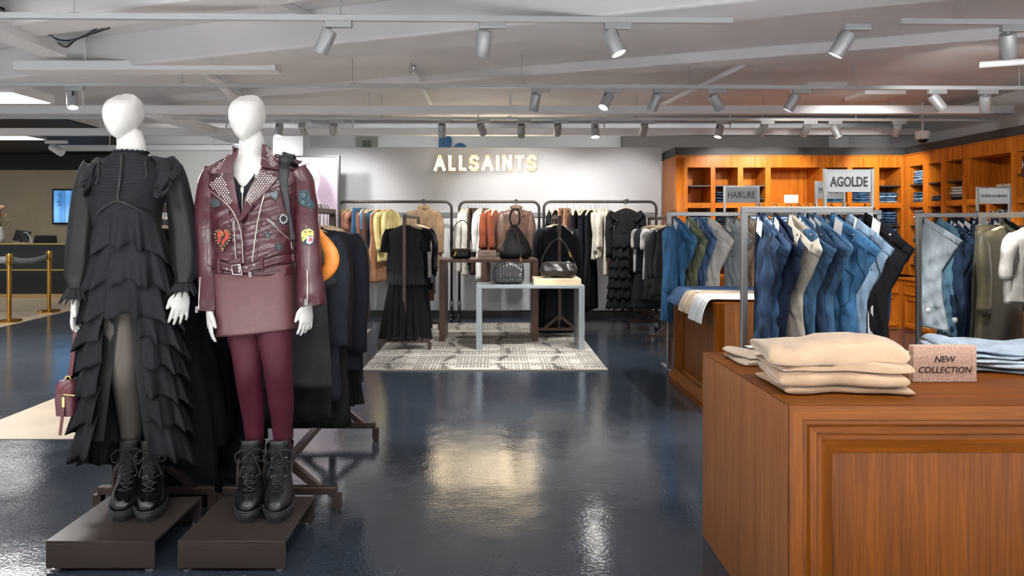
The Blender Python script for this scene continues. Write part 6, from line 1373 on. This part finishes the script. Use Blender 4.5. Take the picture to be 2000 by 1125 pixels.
for pl in ([(595,452),(601,452),(600,454),(595,454)], [(604,451),(609,452),(608,454),(604,453)], [(597,458),(602,457),(601,459)], [(592,462),(596,463),(593,466)]): on_sleeve(pl, sfr, 'tiger_stripe', mat((52,44,40), .7), .0084, .001, .003, tg)
boot(m2, Vector((PX(492,3.2),3.2,PT)), 15, mat((22,22,24), .26, 0, .15, 26, spec=.55), 0, 3); boot(m2, Vector((PX(548,3.2),3.195,PT)), 13, mat((27,27,27), .28, 0, .15, 26, spec=.55), 0, 4)
# shoulder bag: black strap over the jacket shoulder, tan leather body behind the arm
t = thing('shoulder_bag', 'tan leather shoulder bag on a wide black strap over the burgundy jacket shoulder', 'bag', (0,0,0)); ORG = mat((204,124,48), .45, 0, .2, 60, .08, 12)
SP = [(562,306,13,None),(559,325,12,None),(558,350,10,None),(561,380,8,None),(565,410,6.5,None),(569,440,5,None),(573,470,3,None)]
SPs = [(v.x, v.y, v.z) for v in smooth_path([(a, b, c) for a, b, c, _ in SP], 4)]
def fs(u, v): q = SPs[min(len(SPs)-1, int(u*(len(SPs)-1)+.5))]; x, z = proj(q[0]+(v-.5)*2*q[2], q[1], surf2); return (x, surf2(proj(q[0], q[1], surf2)[0], z)-.022-.008*(u < .5), z)
MB().grid(fs, len(SPs)-1, 4).build('strap', mat((26,28,30), .55, 0, .1, 200), t, smooth=True, solid=.003)
mb = MB(); q_ = smooth_path([W(561,308,3.07), W(562,302,3.1), W(564,301,3.16), W(566,305,3.22), W(580,345,3.29), W(600,420,3.28)], 4)
for a_, b_ in zip(q_, q_[1:]): mb.obox(a_, b_, .05, .004, up=(0,1,1))
mb.build('strap_back', mat((26,28,30), .55), t)
mb = MB(); cr_ = smooth_path([P(612,440,3.25), P(624,462,3.24), P(640,484,3.22), P(648,505,3.21), P(641,527,3.21), P(624,541,3.22), P(606,548,3.24)], 6); n = len(cr_)-1
mb.tube(cr_, [lerp(.018,.036,sin(PI*i/n)) for i in range(n+1)], 12, flat=.7, up=(0,1,0)).build('bag_body', ORG, t, smooth=True)
MB().tube(smooth_path([P(612,445,3.22), P(622,470,3.2), P(630,495,3.19), P(632,515,3.19)], 5), .005, 8).build('edge_piping', mat((40,32,28), .5), t, smooth=True)
# ================================================================ handbags on the tables
BL1 = mat((26,26,28), .34, 0, .3, 40, spec=.55); BL2 = mat((34,32,32), .36, 0, .35, 22, spec=.55); BL3 = lmat('gloss_crinkled_leather', (46,46,48), .2, .6)
# small black zip bag
Yb = 8.6; t = thing('handbag', 'small black zip bag with a long thin strap on the tall bronze table', 'handbag', tuple(Vector((PX(901,Yb),Yb,HB+.001))))
MB().loft([ring(0, 0, z, rx, ry, 28, .7) for z, rx, ry in ((0,.10,.035),(.02,.128,.05),(.07,.125,.046),(.115,.118,.03),(.122,.11,.02))]).build('bag_body', BL1, t, smooth=True, angle=60)
MB().tube([(-.12,-.028,.1),(0,-.034,.105),(.12,-.028,.1)], .004, 6).build('zip_line', GOLD, t); MB().obox((-.06,-.05,.085),(-.085,-.055,.03),.012,.004,up=(0,1,0)).build('zip_pull', GOLD, t)
MB().tube(smooth_path([(-.12,0,.1),(-.135,.0,.2),(-.08,0,.4),(.02,0,.47),(.1,0,.38),(.125,0,.22),(.13,0,.1)],6), .006, 8).build('strap', BL1, t, smooth=True)
# tall black hobo
t = thing('handbag', 'tall soft black leather hobo bag with a looped handle on the bronze table', 'handbag', (PX(1005,8.55),8.55,HB+.001))
MB().loft([[(x+.02*sin(z*9), y+.008*sin(x*30+z*20), z) for x, y, z in ring(0,0,zz,rx,ry,36,.8)] for zz, rx, ry in ((0,.17,.06),(.03,.20,.075),(.1,.19,.07),(.2,.155,.055),(.3,.105,.04),(.38,.06,.026),(.42,.03,.016))]).build('bag_body', BL1, t, smooth=True)
MB().tube(smooth_path([(-.03,0,.4),(-.06,-.01,.5),(-.02,0,.6),(.05,0,.58),(.06,0,.46),(.02,0,.4)],6), .011, 8, flat=.5).build('handle', BL1, t, smooth=True)
MB().tube(smooth_path([(-.1,-.05,.26),(-.1,-.07,.33),(-.04,-.08,.37),(.03,-.07,.31),(.05,-.065,.2)],6), .008, 8, flat=.5).obox((-.035,-.085,.32),(-.03,-.08,.06),.006,.004,up=(0,1,0)).build('strap', mat((120,88,60), .5), t, smooth=True)
MB().tube([(.075,-.05,.16),(.11,-.055,.06)], .007, 6).build('clasp', GOLD, t)
# pleated gloss bag
t = thing('handbag', 'gloss black pleated leather bag lying on the low pale table', 'handbag', (PX(993,7.95),7.95,HA+.001)); rings = []
for i in range(31):
    u = i/30*2-1; h = .235-.03*u*u+.02*sin(3*u+1); e = (1-abs(u)**6)**.5; rings.append([(.18*u+.0*cos(2*PI*j/24), (.075+.008*sin(i*2.1))*cos(2*PI*j/24)*(.3+.7*e)*(1.1 if sin(2*PI*j/24) < 0 else .75), max(0, h/2+h/2*sin(2*PI*j/24)*(.6+.4*e))) for j in range(24)])
MB().loft(rings).build('bag_body', BL3, t, smooth=True)
MB().tube(smooth_path([(-.16,0,.18),(-.1,-.02,.25),(0,-.01,.23),(.1,-.01,.24),(.15,0,.33),(.14,.02,.36),(.165,-.02,.2),(.17,-.02,.1)],6), .011, 8, flat=.5).build('strap', BL1, t, smooth=True)
MB().tube([(.13,-.03,.30),(.145,-.03,.255)], .009, 8).build('strap_ring', GOLD, t)
# slouchy bag on the riser
t = thing('handbag', 'slouchy black leather bag with a long strap on the pale wood riser', 'handbag', (PX(1091,7.98),7.98,RISZ+.001)); rings = []
for i in range(33):
    u = i/32*2-1; h = .195*(1-.25*abs(u)**4)-.028*math.exp(-((u-.25)/.22)**2)+.012*sin(5*u); e = (1-abs(u)**5)**.5
    rings.append([(.21*u, .085*cos(2*PI*j/28)*(.25+.75*e)*(1.05 if sin(2*PI*j/28) < .2 else .6)+.006*sin(9*u+3*sin(2*PI*j/28)), max(0.0, h/2+h/2*math.copysign(abs(sin(2*PI*j/28))**.8, sin(2*PI*j/28))*(.45+.55*e))) for j in range(28)])
MB().loft(rings).build('bag_body', BL2, t, smooth=True)
MB().tube(smooth_path([(-.2,-.01,.17),(-.17,0,.26),(-.08,0,.4),(.02,0,.44),(.1,0,.34),(.17,-.01,.2)],6), .009, 8, flat=.6).build('strap', BL2, t, smooth=True)
MB().tube(smooth_path([(-.19,-.06,.17),(-.215,-.08,.08),(-.18,-.09,.02),(-.1,-.095,.012)],6), .008, 8, flat=.6).tube(smooth_path([(.17,-.05,.18),(.2,-.08,.1),(.16,-.1,.03),(.08,-.1,.012)],6), .008, 8, flat=.6).build('side_strap', BL2, t, smooth=True)
MB().tube([(.115,-.01,.30),(.14,-.015,.235)], .011, 8).build('strap_ring', GOLD, t)
